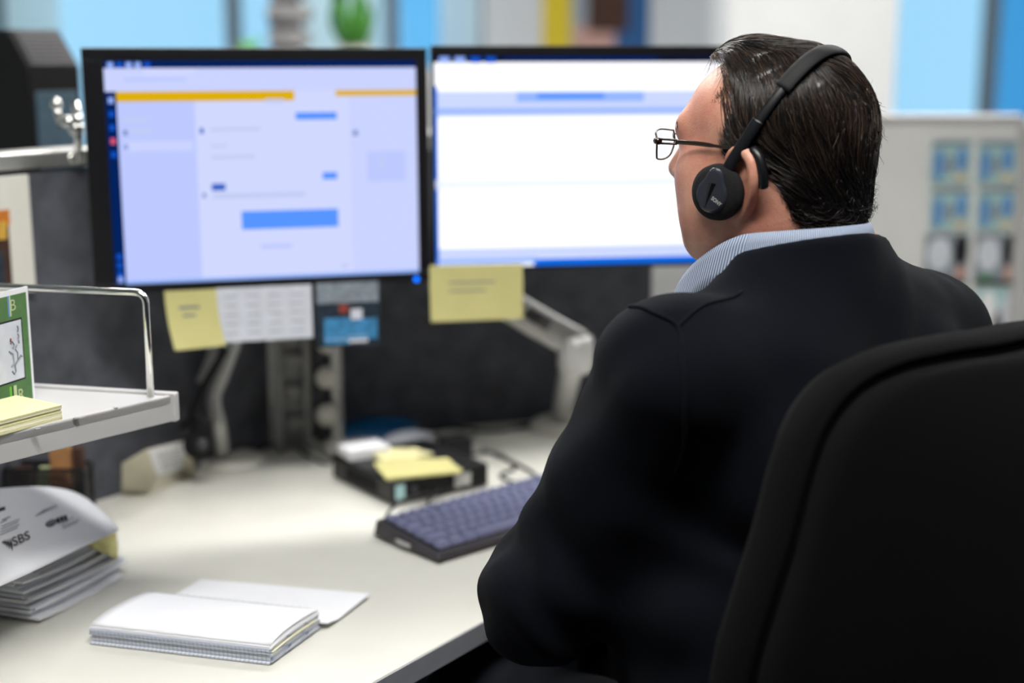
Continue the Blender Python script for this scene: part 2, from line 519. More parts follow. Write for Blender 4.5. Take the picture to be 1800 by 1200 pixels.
# far wall: sill, head and piers around a row of windows
def bx(px): return (px - 900) / 2500 * 6.95      # x on the far wall for a picture column
wb = MB()
wb.box(((XL + XR) / 2, YB + .08, .40), (XR - XL, .16, .80))
wb.box(((XL + XR) / 2, YB + .08, 2.6), (XR - XL, .16, .30))
for a, b in ((-420, -330), (850, 1545), (2120, 2240)):
    wb.box(((bx(a) + bx(b)) / 2, YB + .08, 1.625), (bx(b) - bx(a), .16, 1.65))
struct('wall_back', wb, 'wall_paint')
GL = {k: tinted_glass('pane_' + k, c) for k, c in {
    'teal': (.62, .86, .90), 'sky': (.80, .92, .98), 'deep': (.30, .62, .82), 'mid': (.50, .78, .95)}.items()}
def window(n, pxs, tints):
    """a window: frame with one pane between each pair of mullions"""
    t = bpy.data.objects.new('window_%d' % n, None); COL.objects.link(t); t['kind'] = 'structure'
    t.location = (bx((pxs[0] + pxs[-1]) / 2), YB + .06, .80)
    WM[t.name] = Matrix.Translation(t.location)
    fr = MB()
    for p in pxs: fr.box((bx(p), YB + .06, 1.625), (.07, .07, 1.65))
    for z in (.83, 2.42): fr.box(((bx(pxs[0]) + bx(pxs[-1])) / 2, YB + .06, z), (bx(pxs[-1]) - bx(pxs[0]) + .06, .07, .06))
    fr.build('window_frame', 'mullion', t, world=True)
    for (a, b), k in zip(zip(pxs, pxs[1:]), tints):
        MB().box(((bx(a) + bx(b)) / 2, YB + .06, 1.625), (bx(b) - bx(a) - .08, .012, 1.54)).build('pane', GL[k], t, world=True)
window(1, (-330, 12, 415, 690, 850), ('teal', 'sky', 'sky', 'mid'))
window(2, (1545, 1735, 2120), ('sky', 'deep'))
window(3, (-900, -640, -420), ('sky', 'teal'))
window(4, (2240, 2700), ('sky',))

# white roller blinds pulled down in front of some panes
def blind(px0, px1, label):
    t = thing('roller_blind', label, 'blind', (bx((px0 + px1) / 2), YB - .05, 2.5), group='white blinds on the far windows')
    x0, x1 = bx(px0), bx(px1)
    MB().sheet(lambda u, v: Vector((lerp(x0, x1, u), YB - .05 + .004 * math.sin(v * 40), lerp(.85, 2.45, v))), 2, 24, .002).build('blind_cloth', 'blind', t, world=True)
    MB().tube([(x0, YB - .05, 2.47), (x1, YB - .05, 2.47)], .025, 12).build('roller', 'white_metal', t, world=True)
    MB().tube([(x0, YB - .05, .85), (x1, YB - .05, .85)], .012, 8).build('bottom_bar', 'white_metal', t, world=True)
blind(30, 125, 'narrow white blind behind the black louvred machine')
blind(500, 672, 'white blind behind the potted plant')
blind(775, 845, 'narrow white blind beside the grey pier above the monitors')

# bright white column in the middle of the office
col = MB().box((P(1395, 40, 5.6).x, 5.6, ZC / 2), (.62, .5, ZC)).build('trim_1', 'panel_white', bevel=.01)
col['kind'] = 'structure'

# ------------------------------------------------------------------ ceiling lights
LG = emat('light_diffuser', (1.0, .985, .95), LIGHT)
for i, (x, y, ln, lab) in enumerate((( -.45, 3.15, 1.26, 'long fluorescent ceiling light over the two monitors'),
                                  (-.95, 5.0, 1.26, 'long fluorescent ceiling light in front of the left windows'),
                                  (1.35, 3.7, 1.26, 'long fluorescent ceiling light over the poster board'),
                                  (1.55, 5.4, 1.26, 'long fluorescent ceiling light beside the white column'),
                                  (.05, .74, 1.3, 'added fluorescent ceiling light brightening the near desk and the man'))):  # near light added to brighten the camera side
    t = thing('ceiling_light', lab, 'light', (x, y, ZC), group='fluorescent ceiling lights')
    MB().box((0, 0, -.04), (ln + .08, .40, .08)).build('housing', 'white_metal', t, bevel=.006)
    MB().box((0, 0, -.085), (ln, .32, .012)).build('diffuser', LG, t)

# ------------------------------------------------------------------ desk
ED = Vector((.566, .825, 0)).normalized()         # run of the left desk edge / left partition
EN = Vector((.825, -.566, 0)).normalized()        # out of that edge, towards the room
E1 = G(850, 1090, DZ)                             # a point of the visible front edge
K = Vector((-.40, 2.41, DZ))                      # inner corner of the partitions
RD = Vector((math.cos(math.radians(18)), math.sin(math.radians(18)), 0))
RN = Vector((-RD.y, RD.x, 0))
back0 = K - ED * 1.62
f0 = E1 - ED * 1.15
e2 = E1 + ED * .06
poly = [f0, e2]
bend = [e2 + Vector(p) for p in ((.035, .045, 0), (.09, .075, 0), (.17, .092, 0), (.30, .11, 0), (.62, .19, 0), (1.35, .43, 0))]
poly += bend
poly += [K + RD * 1.9, K, back0]
desk = thing('desk', 'long cream laminate desk with dark edge under the monitors', 'desk', (0, 2, 0))
MB().prism([(p.x, p.y) for p in poly], DZ - .026, DZ).build('desk_top', 'desk_laminate', desk, world=True, bevel=.002)
rim = [f0, e2] + bend
eb = MB()
for a, b in zip(rim, rim[1:]):
    n = Vector(((b - a).y, -(b - a).x, 0)).normalized()
    eb.hexa([Vector((q.x, q.y, DZ - .027)) for q in (a, b, b + n * .002, a + n * .002)],
            [Vector((q.x, q.y, DZ - .0015)) for q in (a, b, b + n * .002, a + n * .002)])
eb.build('edge_band', 'desk_edge', desk, world=True)
for q in (f0 + ED * .1 - EN * .08, f0 + ED * .1 - EN * .6, K + RD * .3 - RN * .15, K + RD * 1.7 - RN * .15, bend[-1] + RN * .06 - RD * .1):
    MB().box((q.x, q.y, (DZ - .03) / 2), (.05, .05, DZ - .03)).build('leg', 'aluminium', desk, world=True, bevel=.004)

# ------------------------------------------------------------------ felt partitions
def partition(a, b, z1, label, fmat, out, thick=.05, z0=.05):
    """upright screen from a to b whose front face is the line a-b; out points behind it"""
    a = Vector((a.x, a.y, 0)); b = Vector((b.x, b.y, 0)); L = (b - a).length; d = (b - a).normalized()
    t = thing('office_partition', label, 'partition', (a.x, a.y, 0), math.atan2(d.y, d.x))
    s = 1 if (Rz(math.atan2(d.y, d.x)).inverted() @ out).y > 0 else -1
    MB().box((L / 2, s * thick / 2, (z0 + z1 - .03) / 2), (L, thick, z1 - .03 - z0)).build('felt_panel', fmat, t, bevel=.004)
    MB().box((L / 2, s * thick / 2, z1 - .012), (L + .004, thick + .012, .024)).build('top_rail', 'aluminium', t, bevel=.004)
    MB().box((L / 2, s * thick / 2, z0 - .01), (L, thick + .004, .06)).build('kick_rail', 'aluminium', t)
    for x in (.01, L - .01):
        MB().box((x, s * thick / 2, z1 / 2 - .02), (.022, thick + .006, z1 - .05)).build('end_post', 'aluminium', t, bevel=.003)
    return t
PZ = 1.262
partition(K - ED * 1.62, K - ED * .012, PZ, 'charcoal felt partition behind the shelf on the left', 'felt', -EN)
partition(K + RD * .012, K + RD * 1.02, PZ, 'charcoal felt partition under the two monitors', 'felt', RN)

# pale poster board on the right
BY = 2.95
def px_at(px, py, Y):
    b = (600 - py) / 2500; d = Y / (CP + b * SP); return P(px, py, d)
b0, b1 = px_at(1230, 220, BY), px_at(1793, 220, BY)
board = thing('poster_board', 'pale grey office screen with pinned pictures at the right', 'partition', ((b0.x + b1.x) / 2, BY, 0))
W2 = (b1.x - b0.x) / 2; BT = px_at(1650, 216, BY).z
MB().box((0, .03, (.06 + BT) / 2), (2 * W2, .05, BT - .06)).build('board_panel', 'panel_white', board, bevel=.004)
MB().box((0, .03, BT + .006), (2 * W2 + .02, .06, .02)).build('top_rail', 'white_metal', board, bevel=.004)
MB().box((W2 + .012, .03, BT / 2), (.03, .066, BT)).build('end_post', 'white_metal', board, bevel=.006)
MB().box((-W2 - .012, .03, BT / 2), (.03, .066, BT)).build('end_post', 'white_metal', board, bevel=.006)
for x in (-W2 + .15, W2 - .15):
    MB().box((x, .03, .03), (.06, .36, .06)).build('foot', 'aluminium', board, bevel=.006)
b2, b3 = px_at(1832, 220, BY), px_at(2300, 220, BY)
t = thing('poster_board', 'second pale grey screen running off the right edge', 'partition', ((b2.x + b3.x) / 2, BY, 0))
MB().box((0, .03, (.06 + BT) / 2), (b3.x - b2.x, .05, BT - .06)).build('board_panel', 'panel_white', t, bevel=.004)
MB().box((0, .03, BT + .006), (b3.x - b2.x + .02, .06, .02)).build('top_rail', 'white_metal', t, bevel=.004)
MB().box((0, .03, .03), (.06, .36, .06)).build('foot', 'aluminium', t, bevel=.006)

def picture(x0, y0, x1, y1, label, bgm, blots, group):
    """a printed sheet pinned on the board, with its printed shapes"""
    a, b = px_at(x0, y1, BY), px_at(x1, y0, BY)
    t = thing('pinned_picture', label, 'picture', ((a.x + b.x) / 2, BY - .001, a.z), group=group)
    w, h = b.x - a.x, b.z - a.z
    MB().box((0, .0, h / 2), (w, .0012, h)).build('sheet', bgm, t)
    for i, (u0, v0, u1, v1, m, shape) in enumerate(blots):
        cx, cz = ((u0 + u1) / 2 - .5) * w, (1 - (v0 + v1) / 2) * h; rx, rz = (u1 - u0) / 2 * w, (v1 - v0) / 2 * h
        n = 20; e = .5 if shape == 'o' else .22
        ring = [(cx + rx * math.copysign(abs(math.cos(k * 2 * math.pi / n)) ** (2 * e), math.cos(k * 2 * math.pi / n)),
                 cz + rz * math.copysign(abs(math.sin(k * 2 * math.pi / n)) ** (2 * e), math.sin(k * 2 * math.pi / n))) for k in range(n)]
        y = -.0012 - .0002 * (i + 1)
        mb = MB(); mb.add([(p, y, q) for p, q in ring] + [(p, 0, q) for p, q in ring],
                          [list(range(n))] + [(k, (k + 1) % n, (k + 1) % n + n, k + n) for k in range(n)])
        mb.build('printed_shape', m, t)
gp = 'pinned pictures on the pale board'
def fig(u): return (u, .14, u + .26, .72, 'print_blue', 'o')
pos = (('upper left', 1634, 247, 1708, 322), ('upper right', 1716, 247, 1789, 322), ('lower left', 1633, 330, 1707, 404), ('lower right', 1715, 330, 1788, 404))
for i, (nm, x0, y0, x1, y1) in enumerate(pos):
    picture(x0, y0, x1, y1, nm + ' of the four pale blue pinned pictures', 'print_aqua',
            [(.02, .02, .98, .13, 'photo_grey', 'r'), (.06, .2, .34, .95, 'print_blue', 'o'), (.62, .16, .92, .72, 'print_blue', 'o'), (.58, .74, .95, .96, 'print_sand', 'o'),
             (.36, .35, .58, .8, 'photo_grey', 'o')], gp)
for nm, x0, x1 in (('left', 1622, 1704), ('right', 1710, 1789)):
    picture(x0, 412, x1, 500, nm + ' pinned picture with a black bottle-like shape under the blue pictures', 'photo_grey',
            [(.05, .06, .6, .72, 'paper_grey', 'o'), (.66, .0, .98, .62, 'ink', 'o'), (.7, .6, .96, .92, 'print_pink', 'o'), (.1, .78, .45, .97, 'print_green', 'o'),
             (0, .9, 1, 1, 'stone_dark', 'r')], gp)
    picture(x0, 505, x1, 640, nm + ' pale blue pinned picture in the lowest row', 'print_aqua',
            [(.05, .03, .5, .6, 'paper', 'o'), (.42, .28, .7, .85, 'stone_dark', 'o'), (.6, .1, .95, .5, 'paper_grey', 'o')], gp)
# white sheet pinned on the felt beside the man's shoulder
def wall_sheet(px0, py0, px1, py1, label, name, cat, m, off=.0015):
    """sheet lying on the front face of the right-hand felt partition"""
    def onwall(px, py):
        b = (600 - py) / 2500; a = (px - 900) / 2500
        r = Vector((a, CP + b * SP, -SP + b * CP)); o = Vector((0, 0, CAMZ)); n = -RN
        q = K + n * off; s = (q - o).dot(n) / r.dot(n); return o + r * s
    c = [onwall(px0, py1), onwall(px1, py1), onwall(px1, py0), onwall(px0, py0)]
    mb = MB().hexa(c[:2] + [c[1] + RN * .001, c[0] + RN * .001], [c[3], c[2], c[2] + RN * .001, c[3] + RN * .001])
    return tag(mb.build(name, m), label, cat)
wall_sheet(1146, 420, 1330, 620, "white sheet pinned to the felt partition beside the man's left shoulder", 'pinned_sheet', 'paper', 'paper')

# ------------------------------------------------------------------ far cabinet with plant and grey stack, poster on the pier
cabx = P(620, 80, 4.6).x
cab = thing('storage_cabinet', 'low white storage cabinet behind the monitors', 'cabinet', (cabx, 4.75, 0))
CT = 1.345
MB().box((0, 0, CT / 2), (1.3, .42, CT)).build('body', 'white_metal', cab, bevel=.006)
for s in (-1, 1):
    d = MB().box((s * .323, -.218, CT / 2 + .02), (.63, .018, CT - .12)).build('door', 'white_metal', cab, bevel=.004)
    MB().box((s * .05, -.235, CT / 2 + .1), (.015, .02, .14)).build('handle', 'aluminium', d, bevel=.003)
def at_y(px, y, z): return Vector(((px - 900) / 2500 * (y * CP + (CAMZ - z) * SP), y, z))
q = at_y(622, 4.7, CT)
pl = thing('potted_plant', 'green leafy plant in a pale pot on the far cabinet', 'plant', q)
MB().lathe([(.04, 0), (.05, .04), (.055, .07), (.05, .07), (.046, .06)], 20).build('pot', 'pot', pl, smooth=True)
for i in range(26):
    a = random.uniform(0, 6.28); h = random.uniform(.10, .36); r = random.uniform(.02, .075) * (.6 + h * 1.6); w = random.uniform(.012, .022)
    base = Vector((.02 * math.cos(a), .02 * math.sin(a), .06)); tip = Vector((r * math.cos(a), r * math.sin(a), h))
    side = Vector((-math.sin(a), math.cos(a), 0)); out = Vector((math.cos(a), math.sin(a), 0))
    def leaf(u, v, base=base, tip=tip, side=side, out=out, w=w):
        c = base.lerp(tip, v) + out * .03 * math.sin(v * math.pi); return c + side * (u - .5) * 2 * w * math.sin(math.pi * min(.98, v * .9 + .08)) + Vector((0, 0, .006 * abs(u - .5)))
    MB().sheet(leaf, 2, 6, .001).build('leaf', 'leaf', pl, smooth=True)
q = at_y(440, 4.7, CT)
pl2 = thing('potted_plant', 'small yellow-green plant beside the grey figure on the far cabinet', 'plant', q)
MB().lathe([(.03, 0), (.036, .03), (.038, .045), (.034, .045)], 18).build('pot', 'pot', pl2, smooth=True)
for i in range(14):
    a = random.uniform(0, 6.28); h = random.uniform(.07, .11); r = random.uniform(.02, .05)
    base = Vector((0, 0, .04)); tip = Vector((r * math.cos(a), r * math.sin(a), h)); side = Vector((-math.sin(a), math.cos(a), 0))
    MB().sheet(lambda u, v: base.lerp(tip, v) + side * (u - .5) * .022 * math.sin(math.pi * (v * .9 + .05)), 2, 4, .001).build('leaf', 'green_bright', pl2, smooth=True)
q = at_y(508, 4.7, CT)
fg = thing('stone_figure', 'grey stacked stone ornament on the far cabinet', 'ornament', q)
zz = 0
for i, (w, h, m) in enumerate(((.062, .05, 'stone_grey'), (.05, .018, 'stone_dark'), (.07, .055, 'stone_grey'), (.056, .02, 'stone_dark'), (.074, .06, 'stone_grey'), (.05, .02, 'stone_dark'), (.066, .07, 'stone_grey'))):
    MB().lathe([(w * .86, zz), (w, zz + h * .25), (w, zz + h * .75), (w * .86, zz + h)], 14, c=(.006 * (-1) ** i, 0, 0)).build('stone_block', m, fg, smooth=True); zz += h
# poster of bright shapes on the grey pier
y0 = YB - .006
t = thing('wall_poster', 'wall poster with yellow, blue and orange shapes above the right monitor', 'poster', (bx(1045), y0, 1.18))
pw, ph = bx(1140) - bx(955), .62
MB().box((0, 0, ph / 2), (pw, .004, ph)).build('sheet', 'photo_grey', t)
for u0, v0, u1, v1, m, yy in ((0, 0, .27, 1, 'print_yellow', 1), (.50, 0, 1, 1, 'print_navy', 1), (.30, .28, .68, .55, 'print_pink', 2), (.28, 0, .62, .24, 'photo_orange', 3), (.42, .5, .8, 1, 'brown_dark', 4)):
    MB().box((((u0 + u1) / 2 - .5) * pw, -.002 - .001 * yy, (v0 + v1) / 2 * ph), ((u1 - u0) * pw, .003, (v1 - v0) * ph)).build('printed_shape', m, t, bevel=.001)

# ------------------------------------------------------------------ neighbour's desk with the black louvred machine behind the left partition
nb = K - ED * .55 - EN * .45
t = thing('desk', "neighbour's white desk hidden behind the left partition", 'desk', (nb.x, nb.y, 0), math.atan2(ED.y, ED.x))
MB().box((0, 0, .715), (1.3, .62, .03)).build('desk_top', 'desk_laminate', t, bevel=.003)
for x in (-.58, .58):
    for y in (-.25, .25): MB().box((x, y, .35), (.05, .05, .70)).build('leg', 'aluminium', t, bevel=.004)
c0 = P(53, 190, 2.36)
mc = thing('louvred_machine', 'black box-shaped machine with louvred sloping top behind the partition', 'machine', (c0.x, c0.y, .73), math.radians(50))
zt = P(53, 118, 2.36).z - .73; zp = P(53, 52, 2.42).z - .73; w = .10; dp = .30
prof = [(0, 0), (0, zt), (.055, zp), (dp, zp), (dp, 0)]     # (y, z)
mb = MB(); n = len(prof)
mb.add([(0, y, z) for y, z in prof] + [(w, y, z) for y, z in prof], [list(range(n)), list(range(n, 2 * n))[::-1]] + [(i, i + n, (i + 1) % n + n, (i + 1) % n) for i in range(n)])
mb.build('casing', 'black_matte', mc, bevel=.004)
for i in range(9):
    f = (i + .7) / 9.6
    MB().box((w / 2, lerp(0, .055, f) - .002, lerp(zt, zp, f) + .001), (w * .82, .003, .0045), Matrix.Rotation(-.6, 3, 'X')).build('louvre', 'dark_grey_plastic', mc)
for z in (zt - .03,): MB().box((w / 2, -.0015, z / 2 + .05), (w * .8, .003, z - .12)).build('front_panel', 'blue_lit_plastic', mc, bevel=.002)  # bluish light on this face is painted by the panel's colour

# chrome clamp at the end of the partition rail
q = P(118, 262, 2.06)
cl = thing('rail_clamp', 'shiny chrome clamp on the partition rail beside the left monitor', 'clamp', (q.x, q.y, q.z))
def cw(px, py, d=2.05): return P(px, py, d)
MB().tube([cw(138, 285), cw(139, 215), cw(131, 180)], .0065, 12).build('clamp_post', 'chrome', cl, world=True, smooth=True)
MB().sphere(cw(134, 226), .012).build('knob', 'chrome', cl, world=True, smooth=True)
MB().tube([cw(104, 214), cw(136, 214)], .009, 12).build('clamp_bar', 'chrome', cl, world=True, smooth=True)
MB().sphere(cw(99, 184), (.008, .008, .010)).build('knob', 'chrome', cl, world=True, smooth=True)
MB().tube([cw(99, 184), cw(104, 214)], .005, 10).build('clamp_arm', 'chrome', cl, world=True, smooth=True)
MB().sphere(cw(124, 277), .009).build('knob', 'chrome', cl, world=True, smooth=True)

# ================================================================== MONITORS
def em(name, rgb, s=.92): return emat('glow_' + name, srgb(*rgb), s)
S = {'lav': em('lav', (203, 212, 255)), 'lav_l': em('lav_l', (210, 217, 255)), 'lav_d': em('lav_d', (190, 202, 255)), 'navy': em('navy', (4, 34, 92)),
     'blue': em('blue', (20, 84, 200)), 'bubble': em('bubble', (88, 150, 255)), 'bubble_d': em('bubble_d', (60, 104, 200)), 'amber': em('amber', (222, 176, 10)),
     'grey': em('grey', (194, 204, 244)), 'white': em('white', (250, 251, 255), 1.12), 'pale': em('pale', (206, 218, 255)), 'mid': em('mid', (150, 184, 255)),
     'edge': em('edge', (0, 110, 235)), 'led': em('led', (0, 110, 255), 2.2), 'red': em('red', (220, 90, 120)), 'dot': em('dot', (110, 130, 190)), 'icon': em('icon', (150, 180, 255)),
     'faint': em('faint', (232, 238, 255), 1.05), 'gloom': em('gloom', (10, 20, 50))}
def monitor(label, bl, br, z0, h, lean, scr, shapes, base_mat):
    """bl, br: bottom corners of the bezel front; local x runs left to right, y away, z up the panel"""
    d = (br - bl); d.z = 0; w = d.length; rz = math.atan2(d.y, d.x)
    t = thing('computer_monitor', label, 'monitor', (bl.x, bl.y, z0), rz)
    R = Matrix.Rotation(-lean, 3, 'X')
    def tr(mb): mb.v = [R @ v for v in mb.v]; return mb
    l, r, b, tp = scr      # bezel widths
    bez = MB()
    bez.box((w / 2, .012, b / 2), (w, .024, b)); bez.box((w / 2, .012, h - tp / 2), (w, .024, tp))
    bez.box((l / 2, .012, h / 2), (l, .024, h - b - tp)); bez.box((w - r / 2, .012, h / 2), (r, .024, h - b - tp))
    tr(bez).build('bezel', 'black_plastic', t, bevel=.0015)
    tr(MB().hexa([Vector(p) for p in ((.01, .024, .01), (w - .01, .024, .01), (w - .08, .06, .06), (.08, .06, .06))],
                 [Vector(p) for p in ((.01, .024, h - .01), (w - .01, .024, h - .01), (w - .08, .06, h - .06), (.08, .06, h - .06))])).build('back_cover', 'black_plastic', t, bevel=.006)
    tr(MB().box((w / 2, .07, h * .5), (.12, .03, .12))).build('mount_plate', 'silver_paint', t, bevel=.003)
    sw, sh = w - l - r, h - b - tp
    sc = tr(MB().box((l + sw / 2, .006, b + sh / 2), (sw, .006, sh))).build('screen', base_mat, t)
    for i, (nm, u0, v0, u1, v1, m) in enumerate(shapes):
        lv = 1 if ('column' in nm or nm in ('taskbar', 'browser_header', 'side_strip', 'ribbon_band', 'status_band')) else 3 if (nm == 'map_mark' or (nm == 'ribbon_shade' and m == 'bubble') or nm == 'task_icon') else 2
        y = .003 - .0005 * lv
        tr(MB().box((l + (u0 + u1) / 2 * sw, y, b + (1 - (v0 + v1) / 2) * sh), ((u1 - u0) * sw, .0002, (v1 - v0) * sh))).build(nm, S[m], sc)
    return t, R, w
shp = [('taskbar', 0, 0, 1, .032, 'navy'), ('taskbar_glow', .12, 0, .62, .030, 'navy'), ('browser_header', 0, .032, 1, .135, 'lav'), ('browser_tab', .12, .034, .28, .06, 'lav_l'),
       ('side_strip', 0, .135, .034, 1, 'navy'), ('list_column', .034, .175, .275, 1, 'lav_d'), ('chat_column', .275, .15, .76, 1, 'lav_l'), ('info_column', .775, .16, 1, 1, 'lav'),
       ('yellow_bar', .034, .135, .595, .18, 'amber'), ('yellow_bar', .73, .135, 1, .162, 'amber'),
       ('chat_bubble', .597, .235, .732, .268, 'bubble'), ('chat_bubble', .68, .512, .728, .545, 'bubble'), ('chat_bubble', .41, .683, .728, .768, 'bubble'),
       ('name_tag', .318, .553, .362, .585, 'bubble_d'), ('chat_line', .32, .60, .62, .622, 'grey'), ('chat_line', .32, .30, .48, .315, 'grey'), ('chat_line', .32, .375, .37, .387, 'grey'),
       ('chat_line', .32, .425, .46, .44, 'grey'), ('list_entry', .05, .355, .265, .40, 'lav'), ('list_entry', .05, .25, .13, .268, 'grey'), ('list_entry', .065, .30, .14, .318, 'grey'),
       ('avatar', .05, .305, .062, .328, 'dot'), ('avatar', .05, .368, .062, .392, 'bubble_d'), ('avatar', .288, .30, .300, .325, 'bubble_d'), ('avatar', .288, .595, .298, .615, 'dot'),
       ('avatar', .785, .32, .80, .345, 'dot'), ('map_patch', .83, .42, .96, .56, 'lav_d'), ('map_mark', .872, .45, .885, .50, 'grey'), ('caption', .50, .17, .56, .19, 'grey'), ('caption', .47, .84, .57, .86, 'lav_d'), ('send_mark', .735, .945, .755, .965, 'grey'),
       ('bottom_edge', .034, .985, 1, 1, 'mid'), ('address_line', .06, .075, .25, .09, 'lav_d')]
for i, (u, m) in enumerate(((.012, 'icon'), (.04, 'blue'), (.068, 'icon'), (.096, 'icon'), (.125, 'blue'))): shp.append(('task_icon', u, .006, u + .018, .03, m))
for i, v in enumerate((.16, .22, .28, .34, .40, .86, .90, .94, .965)): shp.append(('side_icon', .009, v, .025, v + .026, ('icon', 'blue', 'blue', 'red', 'blue', 'blue', 'blue', 'blue', 'icon')[i]))
ml, mr_ = P(167, 520, 2.02), P(757, 500, 2.15)
MZ0 = 1.060; MH = .345
monL, RL, wL = monitor('black monitor showing a lavender chat window with yellow bars', ml, mr_, MZ0, MH, .02, (.029, .017, .014, .018), shp, S['lav_l'])
led = MB().lathe([(.0001, 0), (.004, .0005), (.004, .002), (.0001, .002)], 14, Matrix.Rotation(math.pi / 2, 3, 'X'), (wL - .022, -.0005, .004)).build('power_light', S['led'], monL)
shp2 = [('taskbar', 0, 0, 1, .030, 'gloom'), ('taskbar_glow', .2, .004, .66, .026, 'navy'), ('ribbon_band', 0, .165, 1, .285, 'pale'), ('ribbon_shade', .24, .17, .62, .215, 'mid'), ('ribbon_shade', .30, .175, .50, .20, 'bubble'),
        ('ribbon_line', 0, .245, 1, .268, 'mid'), ('page_line', 0, .58, 1, .625, 'faint'), ('page_line', .02, .31, 1, .325, 'faint'), ('status_band', 0, .91, 1, .962, 'pale'), ('status_line', .0, .962, .30, .985, 'mid'),
        ('status_line', .29, .966, 1, 1, 'edge'), ('window_edge', 0, .14, .008, 1, 'edge')]
for u in (.015, .06, .105, .15): shp2.append(('task_icon', u, .004, u + .03, .034, 'icon' if u < .1 else 'blue'))
rl, rr = P(763, 476, 2.15), P(1245, 480, 2.22)
rr = rl + (rr - rl).normalized() * .535; rr.z = rl.z
monR, RR, wR = monitor('black monitor showing a bright white document, partly behind the head', rl, rr, P(769, 478, 2.15).z, P(769, 80, 2.15).z - P(769, 478, 2.15).z, .02, (.004, .016, .006, .015), shp2, S['white'])

# ---- supports
def wb(mb, name, m, t, **k): return mb.build(name, m, t, world=True, **k)
t = thing('jointed_support', 'silver jointed monitor arm holding the right monitor', 'monitor arm', G(985, 752, DZ))
d0 = 2.36
foot = G(985, 752, DZ) + Vector((0, 0, .0005))
top = P(1008, 612, d0); top2 = P(1012, 622, d0)
wb(MB().lathe([(.055, 0), (.055, .010), (.04, .018), (.025, .022)], 28, c=foot), 'base', 'white_plastic', t, smooth=True)
wb(MB().tube([foot + Vector((0, 0, .01)), top2 + Vector((0, 0, .02))], .019, 16), 'post', 'silver_paint', t, smooth=True)
mplate = Vector((monR.location.x, monR.location.y, 0)) + Rz(monR.rotation_euler.z) @ Vector((wR / 2 - .09, .09, 0)); mplate.z = P(880, 500, 2.3).z
ar = smooth_path([top + Vector((.01, 0, .005)), P(955, 572, d0 - .02), P(905, 542, d0 - .04), P(850, 505, d0 - .07)], 5)
wb(MB().tube(ar, .026, 12, flat=.5), 'arm', 'silver_paint', t, smooth=True)
wb(MB().tube([P(965, 572, d0 - .045), P(925, 546, d0 - .06)], .011, 10, flat=.5), 'arm_slot', 'dark_grey_plastic', t, smooth=True)
wb(MB().lathe([(.027, -.03), (.03, -.02), (.03, .02), (.027, .03)], 20, c=top2), 'joint', 'silver_paint', t, smooth=True)
# jointed slotted pole behind the left monitor
t = thing('monitor_pole', 'silver slotted pole standing behind the left monitor', 'pole', G(520, 775, DZ))
pf = P(517, 775, 2.44); pf = Vector((pf.x, pf.y, DZ))
ang = math.radians(12)
for dx in (-.024, .024):
    wb(MB().box(pf + Rz(ang) @ Vector((dx, 0, .27)), (.012, .04, .54), Rz(ang)), 'pole_rail', 'silver_shaded', t, bevel=.002)
wb(MB().box(pf + Rz(ang) @ Vector((0, .012, .27)), (.05, .012, .54), Rz(ang)), 'pole_back', 'silver_shaded', t)
for i in range(7):
    wb(MB().box(pf + Rz(ang) @ Vector((.004, -.0, .05 + i * .055)), (.03, .02, .018), Rz(ang)), 'cross_bar', 'silver_shaded', t, bevel=.002)
pr = P(588, 770, 2.45); pr = Vector((pr.x, pr.y, DZ))
t = thing('cable_post', 'slim silver post with round white knobs beside the slotted pole', 'post', pr)
wb(MB().box(pf.lerp(pr, 1.0) + Vector((.006, 0, .25)), (.018, .022, .50)), 'post', 'silver_paint', t, bevel=.003)
for px, py in ((575, 662), (575, 728), (577, 600)):
    wb(MB().lathe([(.002, -.016), (.018, -.013), (.019, 0), (.012, .006)], 20, Matrix.Rotation(-math.pi / 2, 3, 'X'), P(px, py, 2.42)), 'knob', 'white_plastic', t, smooth=True)
wb(MB().box(pr + Vector((-.022, .008, .2)), (.012, .018, .40)), 'cable_channel', 'dark_grey_plastic', t)

# bent silver stand with the headset hung on it
sf = G(405, 812, DZ)
t = thing('headset_stand', 'bent silver desk stand on a round cream base', 'stand', sf)
wb(MB().lathe([(.056, 0), (.056, .006), (.05, .010), (.01, .012)], 32, c=sf), 'base', 'white_plastic', t, smooth=True)
s0 = sf + Vector((-.012, 0, .01))
d1 = 2.28
wb(MB().tube(smooth_path([s0, P(386, 750, d1), P(376, 700, d1), P(392, 655, d1), P(412, 600, d1 + .01)], 6), .0115, 12), 'stand_arm', 'silver_paint', t, smooth=True)
wb(MB().tube(smooth_path([P(352, 672, d1 + .02), P(370, 630, d1 + .02), P(384, 585, d1 + .02), P(412, 592, d1 + .015)], 5), .008, 10), 'stand_hook', 'silver_paint', t, smooth=True)
t = thing('office_headset', 'black headset hanging by the bent silver stand', 'headset', P(348, 800, 2.2))
d2 = 2.21
wb(MB().tube(smooth_path([P(347, 770, d2), P(338, 735, d2), P(352, 690, d2 + .01), P(378, 645, d2 + .02), P(398, 612, d2 + .03)], 6), .006, 10), 'headband', 'black_plastic', t, smooth=True)
wb(MB().tube(smooth_path([P(318, 752, d2 + .03), P(342, 737, d2), P(372, 742, d2 + .01)], 5), .005, 8), 'boom', 'black_plastic', t, smooth=True)
Rr = (P(348, 780, 1) - Vector((0, 0, CAMZ))).to_track_quat('Z', 'Y').to_matrix()
wb(MB().lathe([(.004, -.016), (.017, -.015), (.0215, -.006), (.0215, .006), (.016, .014), (.004, .015)], 24, Rr @ Matrix.Rotation(.5, 3, 'Y'), P(347, 782, d2)), 'ear_pad', 'black_foam', t, smooth=True)
